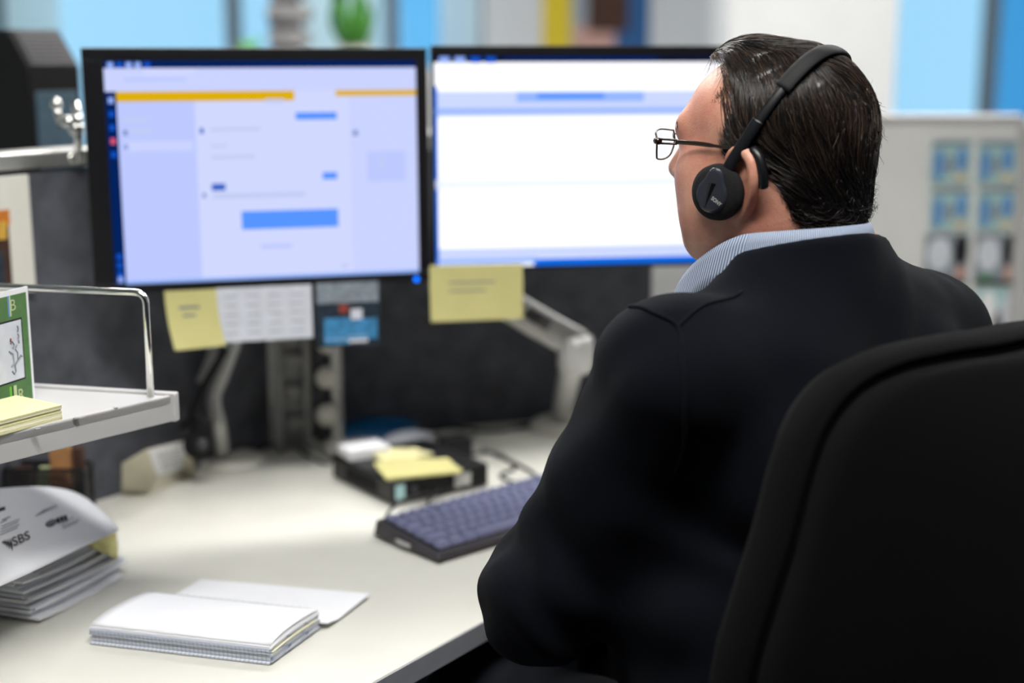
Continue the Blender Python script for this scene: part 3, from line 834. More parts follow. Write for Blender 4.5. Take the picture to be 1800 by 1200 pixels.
wb(MB().lathe([(.001, -.021), (.009, -.019), (.011, -.014)], 18, Rr @ Matrix.Rotation(.5, 3, 'Y'), P(347, 782, d2)), 'ear_cap', 'dark_grey_plastic', t, smooth=True)

# tilted cream box (card stand) left of the stand
t = thing('wedge_box', 'cream wedge-shaped box with a printed slanted face by the partition', 'box', G(258, 869, DZ))
q0, q1 = G(213, 868, DZ), G(262, 869, DZ)          # left side, on the desk
q2 = G(345, 836, DZ)
hs = Vector((0, 0, 1)); along = (q2 - q1)
a0, a1 = q0, q1
tops = [P(213, 815, 2.10), P(256, 788, 2.13)]
A = [q0, q1, q1.lerp(q2, .16) + hs * .022, P(256, 789, 2.10), P(213, 814, 2.12)]
sh = P(328, 772, 2.22) - P(256, 789, 2.10)
B = [v + along for v in (q0, q1)] + [A[2] + sh, A[3] + sh, A[4] + sh]
mb = MB(); n = 5
mb.add(A + B, [list(range(n)), list(range(n, 2 * n))[::-1]] + [(i, i + n, (i + 1) % n + n, (i + 1) % n) for i in range(n)])
wb(mb, 'box_body', 'cream_plastic', t, bevel=.002)
nf = (A[3] - A[2]).cross(sh).normalized()
if nf.dot(Vector((0, 0, CAMZ)) - A[2]) < 0: nf = -nf
def onface(u, v, o=.0008): return A[2].lerp(A[3], v) + sh * u + nf * o
pg = wb(MB().hexa([onface(u, v, .0) for u, v in ((.04, .05), (.95, .05), (.95, .95), (.04, .95))], [onface(u, v, .001) for u, v in ((.04, .05), (.95, .05), (.95, .95), (.04, .95))]), 'printed_face', 'paper', t)
for i in range(6):
    v = .2 + i * .11
    wb(MB().hexa([onface(u, w, .001) for u, w in ((.2, v), (.8, v), (.8, v + .025), (.2, v + .025))], [onface(u, w, .0013) for u, w in ((.2, v), (.8, v), (.8, v + .025), (.2, v + .025))]), 'print_line', 'ink_grey', pg)

# ---- notes hanging from the monitors
def hanging(name, label, cat, mon, Rm, m, x0, x1, z0, z1, curl, marks=()):
    """paper stuck to the lower edge of a monitor; curl swings its foot towards the room"""
    o = Vector(mon.location); R = Rz(mon.rotation_euler.z)
    def fn(u, v, off=0.0):
        y = -.0025 - curl * (v ** 2) * (.4 + .6 * abs(u - 1)) - off
        return o + R @ Vector((lerp(x0, x1, u) + (.010 * v * v if curl > .02 else 0), y, lerp(z1, z0, v)))
    ob = MB().sheet(fn, 8, 8, .0006).build(name, m, smooth=False)
    tag(ob, label, cat)
    for nm, u0, v0, u1, v1, mm in marks:
        MB().sheet(lambda u, v: fn(lerp(u0, u1, u), lerp(v0, v1, v), .0008), 6, 6, .0002).build(nm, mm, ob)
    return ob
def mx(px, mon, d):        # local x on a monitor for a picture column
    q = P(px, 520, d); return (Rz(-mon.rotation_euler.z) @ (q - Vector(mon.location))).x
def zz_(py, d): return P(400, py, d).z - 0
def hz(mon, py, d): return P(900, py, d).z - mon.location.z
hanging('sticky_note', 'curled yellow sticky note under the left corner of the left monitor', 'note', monL, RL, 'sticky_yellow', mx(289, monL, 2.05), mx(380, monL, 2.07), hz(monL, 612, 2.05), hz(monL, 508, 2.06), .03,
        [('pencil_mark', .25, .28, .65, .33, 'ink_grey'), ('pencil_mark', .3, .42, .55, .46, 'ink_grey')])
marks = [('table_line', .08 + .23 * c, .15 + .17 * r, .22 + .23 * c, .175 + .17 * r, 'ink_faint') for c in range(4) for r in range(5)]
hanging('table_sheet', 'white sheet with a faint printed table under the left monitor', 'paper', monL, RL, 'paper_grey', mx(379, monL, 2.07), mx(548, monL, 2.10), hz(monL, 601, 2.08), hz(monL, 503, 2.08), .004, marks)
hanging('photo_card', 'small photo card in dark and blue tones under the left monitor', 'photo', monL, RL, 'photo_dark', mx(554, monL, 2.105), mx(668, monL, 2.125), hz(monL, 613, 2.11), hz(monL, 496, 2.11), .003,
        [('photo_patch', 0.02, .0, .98, .32, 'photo_grey'), ('photo_patch', .12, .55, .5, .95, 'photo_blue'), ('photo_patch', .36, .34, .5, .48, 'photo_red'), ('photo_patch', .54, .42, .72, .6, 'paper_grey'),
         ('photo_patch', .5, .58, .95, .9, 'photo_blue'), ('photo_patch', .58, .2, .72, .4, 'photo_dark'), ('caption_strip', .12, .84, .8, .94, 'paper')])
hanging('sticky_note', 'wide yellow sticky note hanging under the right monitor', 'note', monR, RR, 'sticky_yellow', mx(756, monR, 2.15), mx(920, monR, 2.17), hz(monR, 566, 2.15), hz(monR, 466, 2.15), .012,
        [('pencil_mark', .2, .3, .7, .33, 'ink_grey'), ('pencil_mark', .2, .45, .6, .48, 'ink_grey')])

# ================================================================== MINI COMPUTER AND THINGS ON IT
fc, lc, rc = G(690, 891, DZ), G(567, 851, DZ), G(868, 862, DZ)
wv = (rc - fc); W_ = wv.length; rz = math.radians(36); D_ = .185; W_ = .176; H_ = .036
pc = thing('mini_computer', 'flat black mini computer lying on the desk by the keyboard', 'computer', fc, rz)
MB().box((W_ / 2, D_ / 2, .002 + H_ / 2), (W_, D_, H_)).build('case', 'black_plastic', pc, bevel=.003)
MB().box((W_ / 2, -.0008, .006 + H_ / 2), (W_ - .006, .003, H_ - .01)).build('front_panel', 'black_matte', pc, bevel=.001)
MB().box((.012, -.003, .022), (.016, .002, .022)).build('sticker', 'print_aqua', pc)
MB().lathe([(.0001, 0), (.006, .001), (.006, .003)], 18, Matrix.Rotation(math.pi / 2, 3, 'X'), (.038, -.001, .02)).build('power_button', 'dark_grey_plastic', pc, smooth=True)
MB().box((.125, -.003, .021), (.03, .002, .02)).build('port_plate', 'silver_paint', pc)
for x in (.062, .078): MB().box((x, -.0025, .012), (.012, .003, .006)).build('port', 'dark_grey_plastic', pc)
for i in range(8): MB().box((-.0005, .05 + i * .012, .02), (.002, .006, .02)).build('side_vent', 'black_matte', pc)
def note_on(label, c, sz, rot, m, z, name='sticky_note', cat='note', lift=.012, th=.004):
    c = Vector(c)
    def fn(u, v):
        p = Rz(rot) @ Vector(((u - .5) * sz[0], (v - .5) * sz[1], 0)); return Vector((c.x + p.x, c.y + p.y, z + th + lift * (max(0, v - .45) ** 2) * 2 + .004 * math.sin(u * 5) * v))
    return tag(MB().sheet(fn, 8, 8, th).build(name, m), label, cat)
pt = DZ + .002 + H_
note_on('upper yellow sticky note pad lying on the black mini computer', G(735, 826, pt), (.12, .075), .35, 'sticky_yellow', pt, lift=.006)
note_on('yellow sticky notes rearmost on the black mini computer', G(708, 803, pt), (.085, .05), .7, 'sticky_pale', pt, lift=.006)
tag(MB().box(G(640, 800, pt) + Vector((0, 0, .0086)), (.07, .05, .016), Rz(.5)).build('paper_block', 'paper', bevel=.001), 'small white paper block at the back of the mini computer', 'paper')
q = G(716, 790, DZ)
t = thing('computer_mouse', 'pale grey rounded computer mouse behind the mini computer', 'mouse', q, .7)
MB().sphere((0, 0, .016), (.052, .03, .017), 24, 12).build('mouse_shell', 'paper_grey', t, smooth=True)
MB().box((.03, 0, .030), (.018, .006, .006)).build('scroll_wheel', 'dark_grey_plastic', t, bevel=.002)
MB().tube(smooth_path([(.05, 0, .012), (.09, .01, .004), (.13, -.02, .004), (.17, .03, .004)], 5), .002, 8).build('mouse_cord', 'black_plastic', t, smooth=True)
q = G(660, 762, DZ)
tag(MB().lathe([(.078, 0), (.08, .004), (.074, .016), (.05, .026), (.02, .030), (.001, .031)], 40, c=q).build('blue_lid', 'blue_plastic', smooth=True), 'shallow blue dome-shaped lid at the back of the desk', 'lid')
tag(MB().box(G(620, 790, DZ) + Vector((0, 0, .007)), (.10, .05, .012), Rz(.4)).build('white_box', 'white_plastic', bevel=.004), 'flat white plastic box behind the mini computer', 'box')
tag(MB().box(G(800, 803, DZ) + Vector((0, 0, .018)), (.05, .04, .035), Rz(.5)).build('power_adapter', 'black_plastic', bevel=.006), 'small black power adapter behind the mini computer', 'adapter')
# loose cables
def cable(label, pts, r=.0022, m='black_plastic'):
    return tag(MB().tube(smooth_path(pts, 8), r, 8).build('cable', m, smooth=True), label, 'cable')
zc = DZ + .003
gz = lambda px, py, z=zc: G(px, py, z)
cable('black cable looping from the mini computer front to the keyboard', [fc + Rz(rz) @ Vector((.078, -.006, .014)), P(752, 884, 2.07), P(772, 895, 2.03), gz(775, 912, DZ + .012), gz(772, 918, DZ + .016)])
cable('thin dark cable arching in front of the mini computer', [fc + Rz(rz) @ Vector((.062, -.006, .014)), P(706, 880, 2.05), P(685, 897, 2.02), P(676, 915, 1.99), gz(674, 925, DZ + .014)])
cable('black cable snaking across the back of the desk', [gz(440, 800), gz(500, 775), gz(540, 800), gz(575, 815), gz(590, 800), gz(640, 768), gz(760, 750), gz(850, 756), gz(930, 750)])
cable('tangled black cables to the right of the mini computer', [gz(820, 800), gz(870, 796), gz(905, 820), gz(880, 836), gz(915, 850), gz(940, 835), gz(900, 812), gz(850, 790)], .003)
cable('thin dark cable running along the partition foot', [gz(745, 758), gz(800, 752), gz(870, 758), gz(930, 745), gz(990, 742)], .003)
cable('thin grey cable behind the keyboard by the sleeve', [gz(868, 897), gz(900, 882), gz(935, 868), gz(990, 860)], .0016, 'dark_grey_plastic')

# ================================================================== KEYBOARD
fl = G(770, 994, DZ)
kr = math.radians(42)
KW, KD = .40, .145
kb = thing('keyboard', 'black computer keyboard with a painted blue-grey screen sheen on the keys beside the man', 'keyboard', fl, kr)
sl = .10
def ktop(y): return .0135 + y * sl
mb = MB(); mb.hexa([Vector(p) for p in ((0, 0, .004), (KW, 0, .004), (KW, KD, .004), (0, KD, .004))],
                   [Vector(p) for p in ((.003, .004, ktop(0)), (KW - .003, .004, ktop(0)), (KW - .003, KD - .003, ktop(KD)), (.003, KD - .003, ktop(KD)))])
mb.build('keyboard_case', 'dark_grey_plastic', kb, bevel=.003)
MB().hexa([Vector(p) for p in ((.009, .012, ktop(.012)), (KW - .009, .012, ktop(.012)), (KW - .009, KD - .012, ktop(KD - .012)), (.009, KD - .012, ktop(KD - .012)))],
          [Vector(p) for p in ((.009, .012, ktop(.012) + .0012), (KW - .009, .012, ktop(.012) + .0012), (KW - .009, KD - .012, ktop(KD - .012) + .0012), (.009, KD - .012, ktop(KD - .012) + .0012))]).build('key_well', 'black_matte', kb)
for x in (.04, KW - .04): MB().box((x, KD - .02, .0042), (.03, .014, .008)).build('keyboard_foot', 'black_plastic', kb, bevel=.001)
MB().box((-.0008, .075, .011), (.002, .03, .006)).build('side_port', 'silver_paint', kb)
def key_mesh(w):
    m_ = MB(); a, b, h = w / 2 - .0017, .0183 / 2 - .0014, .0062; i = .0024
    m_.hexa([Vector(p) for p in ((-a, -b, 0), (a, -b, 0), (a, b, 0), (-a, b, 0))], [Vector(p) for p in ((-a + i, -b + i, h), (a - i, -b + i, h), (a - i, b - i, h), (-a + i, b - i, h))])
    me = bpy.data.meshes.new('key'); me.from_pydata([tuple(v) for v in m_.v], [], m_.f); me.materials.append(M['keycap']); return me
KM = {}
u = .0189
rows = [[1.25, 1.25, 1.25, 5.5, 1.25, 1.25, 1.25] + [1] * 3 + [1] * 3, [2.0] + [1] * 10 + [2.0] + [1] * 4, [1.75] + [1] * 11 + [1.25] + [1] * 4, [1.5] + [1] * 12 + [1] + [1] * 4, [1] * 13 + [1.5] + [1] * 4, [1] * 18]
for r, row in enumerate(rows):
    x = .0125; y = .0215 + r * .0209
    for w in row:
        if x + w * u > KW - .010: break
        if w not in KM: KM[w] = key_mesh(w * u)
        o = bpy.data.objects.new('key', KM[w]); COL.objects.link(o); o.parent = kb
        o.location = (x + w * u / 2, y, ktop(y) + .0012); o.rotation_euler = (math.atan(sl), 0, 0)
        x += w * u

# ================================================================== SHELF ON THE LEFT AND WHAT STANDS ON IT
SZ = 1.011
ca = G(315, 692, SZ)
fr = (G(0, 765, SZ) - ca).normalized()            # along the front lip, towards the viewer
bk = (G(60, 677, SZ) - ca).normalized()           # along the end, towards the partition
sh = thing('wall_shelf', 'white metal tray shelf jutting from the partition on the left', 'shelf', (ca.x, ca.y, SZ))
TL = .62; BL = .50
c4 = [ca, ca + fr * TL, ca + fr * TL + bk * BL, ca + bk * BL]
def zoff(p, z): return Vector((p.x, p.y, z))
wb(MB().hexa([zoff(p, SZ - .012) for p in c4][::-1], [zoff(p, SZ) for p in c4][::-1]), 'shelf_tray', 'white_metal', sh, bevel=.002)
nfr = Vector((fr.y, -fr.x, 0)); nfr = nfr if nfr.dot(bk) < 0 else -nfr
wb(MB().hexa([zoff(p, SZ - .031) for p in (ca, ca + fr * TL, ca + fr * TL - nfr * .006, ca - nfr * .006)], [zoff(p, SZ + .0008) for p in (ca, ca + fr * TL, ca + fr * TL - nfr * .006, ca - nfr * .006)]), 'front_lip', 'white_metal', sh, bevel=.002)
nbk = Vector((bk.y, -bk.x, 0)); nbk = nbk if nbk.dot(fr) < 0 else -nbk
wb(MB().hexa([zoff(p, SZ - .031) for p in (ca, ca + bk * BL, ca + bk * BL - nbk * .012, ca - nbk * .012)], [zoff(p, SZ + .003) for p in (ca, ca + bk * BL, ca + bk * BL - nbk * .012, ca - nbk * .012)]), 'end_lip', 'white_metal', sh, bevel=.002)
for px, py in ((66, 754), (134, 735), (202, 717)):
    q = G(px, py, SZ)
    wb(MB().lathe([(.0032, .0), (.0032, .0012), (.002, .0012)], 12, c=(q.x, q.y, SZ - .0004)), 'screw_hole', 'stone_grey', sh)
# bent wire end stop
e0 = G(265, 697, SZ); bt = P(257, 503, 1.655)
e1_ = ca + bk * .40; top_b = Vector((e1_.x, e1_.y, bt.z)) + nbk * -.006
f_b = zoff(e0, SZ)
path = [f_b, zoff(f_b, bt.z - .012)] + [zoff(f_b, bt.z - .012) + bk * (.012 * (1 - math.cos(a))) + Vector((0, 0, .012 * math.sin(a))) for a in (.4, .8, 1.2)] + [zoff(f_b, bt.z) + bk * .014, zoff(f_b, bt.z) + bk * .37]
path += [zoff(f_b, bt.z) + bk * .382, zoff(f_b, bt.z - .012) + bk * .386, zoff(f_b, SZ) + bk * .386]
wb(MB().tube(path, .0042, 12), 'end_stop_wire', 'chrome', sh, smooth=True)

# greeting card
g0 = G(62, 702, SZ)
cd = (G(0, 724, SZ) - g0).normalized(); cn = Vector((cd.y, -cd.x, 0)); cn = cn if cn.dot(Vector((0, -1, 0))) > 0 else -cn
CH = P(62, 503, (g0 - Vector((0, 0, CAMZ))).length * .985).z
CH = .131
gc = thing('greeting_card', 'green greeting card with a framed cartoon standing on the shelf', 'card', (g0.x, g0.y, SZ))
CW = .13
def cp(u, v, o=0.0):      # u along the card from its right edge, v height, leaning back a little
    return zoff(g0, SZ) + cd * u + cn * o + Vector((0, 0, v))
def leafq(name, u0, v0, u1, v1, o0, o1, m, par):
    return wb(MB().hexa([cp(u0, v0, o0), cp(u1, v0, o0), cp(u1, v0, o1), cp(u0, v0, o1)], [cp(u0, v1, o0), cp(u1, v1, o0), cp(u1, v1, o1), cp(u0, v1, o1)]), name, m, par)
frt = leafq('front_leaf', 0, 0, CW, CH, -.0006, 0, 'paper', gc)
def cb(u, v):
    return zoff(g0, SZ) + cd * u + Vector((0, 0, v)) + cn * (-.0015 - .06 * (1 - v / CH))
wb(MB().hexa([cb(0, 0), cb(CW, 0), cb(CW, 0) + cn * .0006, cb(0, 0) + cn * .0006], [cb(0, CH), cb(CW, CH), cb(CW, CH) + cn * .0006, cb(0, CH) + cn * .0006]), 'back_leaf', 'paper', gc)
gp_ = leafq('green_print', .004, .002, CW - .004, CH - .006, 0, .0003, 'green_card', frt)
leafq('frame_border', .0145, .028, .105, .098, .0003, .0006, 'ink', frt)
leafq('cartoon_panel', .0165, .030, .103, .096, .0006, .0009, 'paper_grey', frt)
leafq('stripe', .031, .002, .036, .024, .0003, .0006, 'green_pale', frt); leafq('stripe', .037, .002, .0385, .024, .0003, .0006, 'ink', frt); leafq('stripe', .039, .002, .043, .024, .0003, .0006, 'green_bright', frt)
leafq('stripe', .031, .102, .0335, CH - .006, .0003, .0006, 'green_pale', frt); leafq('stripe', .0335, .102, .036, CH - .006, .0003, .0006, 'print_blue', frt)
def card_text(s, u, v, size, m, rot=0.0, o=.0008):
    vs, fs = text_geo(s, size)
    out = []
    for p in vs:
        x, y = p.x * math.cos(rot) - p.y * math.sin(rot), p.x * math.sin(rot) + p.y * math.cos(rot)
        out.append(cp(u - x, v + y, o))
    wb(MB().add(out, fs), 'lettering', m, frt)
card_text('B', .033, .108, .018, 'green_pale'); card_text('R', .030, .006, .018, 'green_pale')
def stroke(pts, r=.0007, m='ink_grey'):
    wb(MB().tube([cp(u, v, .0012) for u, v in pts], r, 6), 'cartoon_line', m, frt)
stroke([(.026, .052), (.021, .056), (.0185, .054)]); stroke([(.030, .065), (.026, .060), (.0265, .052), (.032, .047)]); stroke([(.034, .066), (.031, .070), (.0335, .074), (.037, .072)])
stroke([(.032, .047), (.031, .040), (.034, .037), (.037, .041)]); stroke([(.040, .064), (.034, .060), (.033, .050), (.038, .046)], .0009, 'photo_grey')
stroke([(.0235, .090), (.0225, .086), (.0238, .083)], .0008); stroke([(.0235, .081), (.0222, .078), (.0236, .075)], .0008); stroke([(.023, .0735), (.0228, .070)], .0008)
stroke([(.029, .066), (.0265, .069)]); stroke([(.0365, .074), (.036, .078)], .0009, 'photo_red')

# pad of sticky notes on the shelf
p0 = G(109, 737, SZ); pu = (G(0, 766, SZ) - p0).normalized(); pv = Vector((pu.y, -pu.x, 0)); pv = pv if pv.dot(bk) > 0 else -pv
pad = thing('note_pad', 'thick pad of cream sticky notes lying on the shelf', 'note pad', zoff(p0, SZ))
z = SZ + .0005
for i in range(7):
    h = .0022; j = random.uniform(-.0012, .0012); lift = .0 if i else 0
    c = [p0 + pv * j, p0 + pu * .10 + pv * j, p0 + pu * .10 + pv * (.074 + j), p0 + pv * (.074 + j)]
    up = [zoff(q, z + h + (.001 if k == 3 else 0)) for k, q in enumerate(c)]
    wb(MB().hexa([zoff(q, z) for q in c], up), 'note_sheets', 'sticky_pale' if i % 3 == 0 else 'paper_cream', pad, bevel=.0003); z += h + .0001

# mounted photograph on the left partition
def onleft(px, py, off=.004):
    a, b = (px - 900) / 2500, (600 - py) / 2500
    r = Vector((a, CP + b * SP, -SP + b * CP)); o = Vector((0, 0, CAMZ)); q = K + EN * off
    return o + r * ((q - o).dot(EN) / r.dot(EN))
def leftquad(px0, py0, px1, py1, off, th):
    """upright rectangle on the left partition between two picture columns"""
    a, b = onleft(px0, (py0 + py1) / 2, off), onleft(px1, (py0 + py1) / 2, off)
    zt_, zb_ = onleft(px1, py0, off).z, onleft(px1, py1, off).z
    return MB().hexa([zoff(a, zb_), zoff(b, zb_), zoff(b, zb_) - EN * th, zoff(a, zb_) - EN * th], [zoff(a, zt_), zoff(b, zt_), zoff(b, zt_) - EN * th, zoff(a, zt_) - EN * th])
mp = thing('mounted_photo', 'photograph in a wide white mount pinned to the left partition', 'picture', zoff(onleft(20, 500), onleft(20, 500).z))
mt = wb(leftquad(-110, 306, 57, 512, .012, .006), 'mount_board', 'white_plastic', mp, bevel=.001)
ph = wb(leftquad(-60, 368, 18, 500, .0125, .0006), 'photo_print', 'brown_dark', mp)
wb(leftquad(-4, 368, 17, 395, .0129, .0004), 'photo_patch', 'photo_orange', ph); wb(leftquad(-4, 388, 12, 420, .0132, .0004), 'photo_patch', 'photo_gold', ph); wb(leftquad(-40, 440, 8, 500, .0131, .0004), 'photo_patch', 'photo_dark', ph)

# low black mesh tray with bits of card, behind the papers
r0 = G(152, 936, DZ); tz = DZ
trw = .112; trd = .04; trh = .092
tr_ = thing('mesh_tray', 'black wire mesh holder full of odds and ends under the shelf', 'pen holder', (r0.x, r0.y, tz))
o = zoff(r0, tz)
TU, TV = Vector((-1, .02, 0)).normalized(), Vector((.02, 1, 0)).normalized()
def tq(u, v, z): return o + TU * u + TV * v + Vector((0, 0, z))
for nm, c in (('mesh_side', ((0, 0), (trw, 0))), ('mesh_side', ((0, trd), (trw, trd))), ('mesh_side', ((0, 0), (0, trd))), ('mesh_side', ((trw, 0), (trw, trd)))):
    (a, b), (c_, d_) = c
    th = (TV if a != c_ else TU) * .0012
    wb(MB().hexa([tq(a, b, .002), tq(c_, d_, .002), tq(c_, d_, .002) + th, tq(a, b, .002) + th], [tq(a, b, trh), tq(c_, d_, trh), tq(c_, d_, trh) + th, tq(a, b, trh) + th]), nm, 'wire_mesh', tr_)
wb(MB().hexa([tq(0, 0, .0), tq(trw, 0, .0), tq(trw, trd, .0), tq(0, trd, .0)], [tq(0, 0, .002), tq(trw, 0, .002), tq(trw, trd, .002), tq(0, trd, .002)]), 'tray_floor', 'black_plastic', tr_)
wb(MB().tube([tq(0, 0, trh), tq(trw, 0, trh), tq(trw, trd, trh), tq(0, trd, trh)], .003, 8, closed=True), 'rim_wire', 'black_plastic', tr_)
for u, v in ((0, 0), (0, trd), (trw, 0), (trw, trd)): wb(MB().tube([tq(u, v, .0), tq(u, v, trh)], .0032, 8), 'corner_wire', 'black_plastic', tr_)
def in_tray(name, label, cat, u0, v0, w, d, h, m, lean):
    c = [tq(u0, v0, .003), tq(u0 + w, v0, .003), tq(u0 + w, v0 + d, .003), tq(u0, v0 + d, .003)]
    tag(MB().hexa(c, [p + Vector((0, 0, h)) + TU * lean for p in c]).build(name, m, bevel=.002), label, cat)
in_tray('card_box', 'tan cardboard piece standing tallest in the mesh holder', 'card', .020, .020, .030, .012, .118, 'card_brown', .004)
in_tray('card_box', 'rust coloured card in the middle of the mesh holder', 'card', .026, .006, .022, .010, .08, 'photo_orange', .003)
in_tray('paper_roll', 'pale green roll of paper in the mesh holder', 'paper', .060, .008, .016, .018, .088, 'green_pale', -.008)
in_tray('leather_case', 'dark brown case at the left of the mesh holder', 'case', .080, .008, .024, .024, .086, 'brown_dark', .002)
in_tray('card_box', 'dark brown strip of card at the right of the mesh holder', 'card', .004, .018, .014, .016, .116, 'brown_dark', .002)

# ================================================================== PAPER STACK
s0 = G(70, 1090, DZ); s1 = G(213, 1012, DZ)
sd = (s1 - s0).normalized(); sn = Vector((-sd.y, sd.x, 0)); sn = sn if sn.x < 0 else -sn     # sn goes away to the left
SL = (s1 - s0).length
stk = thing('paper_stack', 'thick stack of curled printed sheets at the left edge of the desk', 'papers', zoff(s0, DZ))
NS = 13
for i in range(NS):
    z0 = DZ + .0022 + i * .0034; a0 = random.uniform(-.006, .004) - .0012 * i; b0 = random.uniform(-.012, .010); wv_ = random.uniform(.0, .004); ph_ = random.uniform(0, 6)
    L_ = SL + .02 * (i / NS) + random.uniform(-.006, .006); m_ = 'paper' if i % 3 != 1 else 'paper_grey'
    tilt = .018 * i / NS
    def fn(u, v, z0=z0, a0=a0, b0=b0, wv_=wv_, ph_=ph_, L_=L_, tilt=tilt):
        q = s0 + sd * (lerp(-.012, L_, u) + b0 * .4) + sn * (lerp(a0 * -1.5 - .004, .22, v))
        return zoff(q, z0 + .0024 + wv_ * (1 + math.sin(u * 4 + ph_)) * (1 - v) * .6 - .0016 * math.sin(u * math.pi) + tilt * (v) * .2 + (.004 * (1 - u) ** 3 * (1 - v)))
    wb(MB().sheet(fn, 12, 6, random.choice((.0024, .0028, .0033))), 'sheet', m_, stk)
# printed lines on the uppermost flat sheet
for i in range(9):
    a = .012 + i * .0095
    q = [s0 + sd * .02 + sn * a, s0 + sd * (SL * random.uniform(.6, .9)) + sn * a]
    zt_ = DZ + .0006 + NS * .0034 + .0052
    wb(MB().hexa([zoff(q[0], zt_), zoff(q[1], zt_ - .001), zoff(q[1] + sn * .0022, zt_ - .001), zoff(q[0] + sn * .0022, zt_)], [zoff(q[0], zt_ + .0002), zoff(q[1], zt_ - .0008), zoff(q[1] + sn * .0022, zt_ - .0008), zoff(q[0] + sn * .0022, zt_ + .0002)]), 'print_line', 'ink_grey', stk)

# the folded-back top sheet with the logos (a curved sheet through real points above the stack)
ctrl = [[P(-120, 1078, 1.509), P(22, 1020, 1.585), P(115, 976, 1.682), P(207, 933, 1.794)],
        [P(-150, 985, 1.545), P(-10, 955, 1.628), P(100, 925, 1.730), P(203, 921, 1.823)],
        [P(-180, 905, 1.592), P(-40, 885, 1.679), P(90, 868, 1.796), P(180, 898, 1.876)],
        [P(-200, 868, 1.639), P(-30, 862, 1.726), P(75, 862, 1.835), P(140, 876, 1.905)]]
def bern(t): return ((1 - t) ** 3, 3 * t * (1 - t) ** 2, 3 * t * t * (1 - t), t ** 3)
CT4 = np.array([[list(p) for p in r] for r in ctrl])
BI = np.linalg.inv(np.array([bern(t) for t in (0, 1 / 3, 2 / 3, 1)]))
CTB = np.einsum('ab,bcd->acd', BI, CT4); CTB = np.einsum('ab,cbd->cad', BI, CTB)
def patch(u, v, off=0.0):
    f = lambda a, b: Vector(np.einsum('i,j,ijk->k', np.array(bern(b)), np.array(bern(a)), CTB))
    p = f(u, v)
    if off:
        n = (f(u + .01, v) - f(u - .01, v)).cross(f(u, v + .01) - f(u, v - .01)).normalized(); p = p + n * off
    return p
ts = thing('letterhead_sheet', 'curled white sheet printed with SBS logo on top of the paper stack', 'paper', zoff(s1, DZ + .05))
tsm = wb(MB().sheet(patch, 24, 16, .0004), 'sheet', 'paper', ts, smooth=True)
def find_uv(px, py):
    """patch parameters of the printed spot seen at a picture point"""
    def pr(u, v):
        p = patch(u, v) - Vector((0, 0, CAMZ)); d = p.y * CP - p.z * SP; return 900 + 2500 * p.x / d, 600 - 2500 * (p.y * SP + p.z * CP) / d
    u, v = .5, .4
    for _ in range(25):
        x, y = pr(u, v); e = 1e-3; xu, yu = pr(u + e, v); xv, yv = pr(u, v + e)
        A_ = np.array([[(xu - x) / e, (xv - x) / e], [(yu - y) / e, (yv - y) / e]]); s_ = np.linalg.solve(A_, [px - x, py - y]); u += float(np.clip(s_[0], -.2, .2)); v += float(np.clip(s_[1], -.2, .2))
    return u, v
def stamp(vs, fs, o_uv, x_uv, y_uv, name, m, off=.0004):
    """lay flat print (unit x, y) on the curled sheet"""
    out = [patch(o_uv[0] + p[0] * (x_uv[0] - o_uv[0]) + p[1] * (y_uv[0] - o_uv[0]), o_uv[1] + p[0] * (x_uv[1] - o_uv[1]) + p[1] * (y_uv[1] - o_uv[1]), off) for p in vs]
    return wb(MB().add(out, fs), name, m, tsm)
def stamp_px(vs, fs, po, pxr, pyr, name, m, off=.0004): return stamp(vs, fs, find_uv(*po), find_uv(*pxr), find_uv(*pyr), name, m, off)
vs, fs = text_geo('SBS', 1.0, bold=.012)
w_ = max(v.x for v in vs); vs = [(v.x / w_, v.y / .72) for v in vs]
stamp_px(vs, fs, (23, 961), (53, 947), (18, 946), 'lettering', 'ink', .0008)
def stamp_poly(pts, name, m, off=.0008):
    return wb(MB().add([patch(*find_uv(*p), off) for p in pts], [list(range(len(pts)))]), name, m, tsm)
for x, yc, l, w in ((4.5, 953.5, 7, 1.3), (7.6, 953.5, 11, 1.5), (11.0, 955, 15, 1.7), (14.8, 956, 20, 1.9), (19.2, 957, 26, 2.1)):
    stamp_poly([(x - l * .10, yc - l * .45), (x + w, yc - l * .05), (x + l * .10, yc + l * .5), (x - w, yc + l * .05)], 'logo_blade', 'ink')
ring = [(.5 + .5 * math.cos(a * math.pi / 8), .5 + .5 * math.sin(a * math.pi / 8)) for a in range(16)]
stamp_px(ring, [list(range(16))], (80, 929), (101, 922), (79, 916), 'globe_mark', 'ink', .0006)
for k in (.3, .55, .8): stamp_px([(.1, k), (.9, k), (.9, k + .07), (.1, k + .07)], [(0, 1, 2, 3)], (80, 929), (101, 922), (79, 916), 'globe_line', 'paper_grey', .0009)
for k in range(3): stamp_px([(k / 3, 0), (k / 3 + .28, 0), (k / 3 + .28, 1), (k / 3, 1)], [(0, 1, 2, 3)], (101, 921), (120, 914), (98, 911), 'logo_bar', 'ink', .0006)
def lines(x0, y0, x1, y1, n, dx, dy, m='ink_grey'):
    for k in range(n):
        a = (x0 + dx * k, y0 + dy * k); b = (x1 + dx * k + random.uniform(-8, 4), y1 + dy * k); c = (a[0] - .4, a[1] - 1.3)
        stamp_px([(0, 0), (1, 0), (1, 1), (0, 1)], [(0, 1, 2, 3)], a, b, c, 'print_line', m, .0005)
lines(62, 908, 92, 897, 4, 4, -3); lines(110, 930, 138, 918, 3, -1, -4); lines(0, 941, 30, 928, 4, 1, -5); lines(1, 920, 14, 914, 2, 2, -5, 'ink')
stamp_px([(0, 0), (1, 0), (1, 1), (0, 1)], [(0, 1, 2, 3)], (-6, 901), (9, 896), (-7, 895), 'logo_bar', 'ink', .0006)
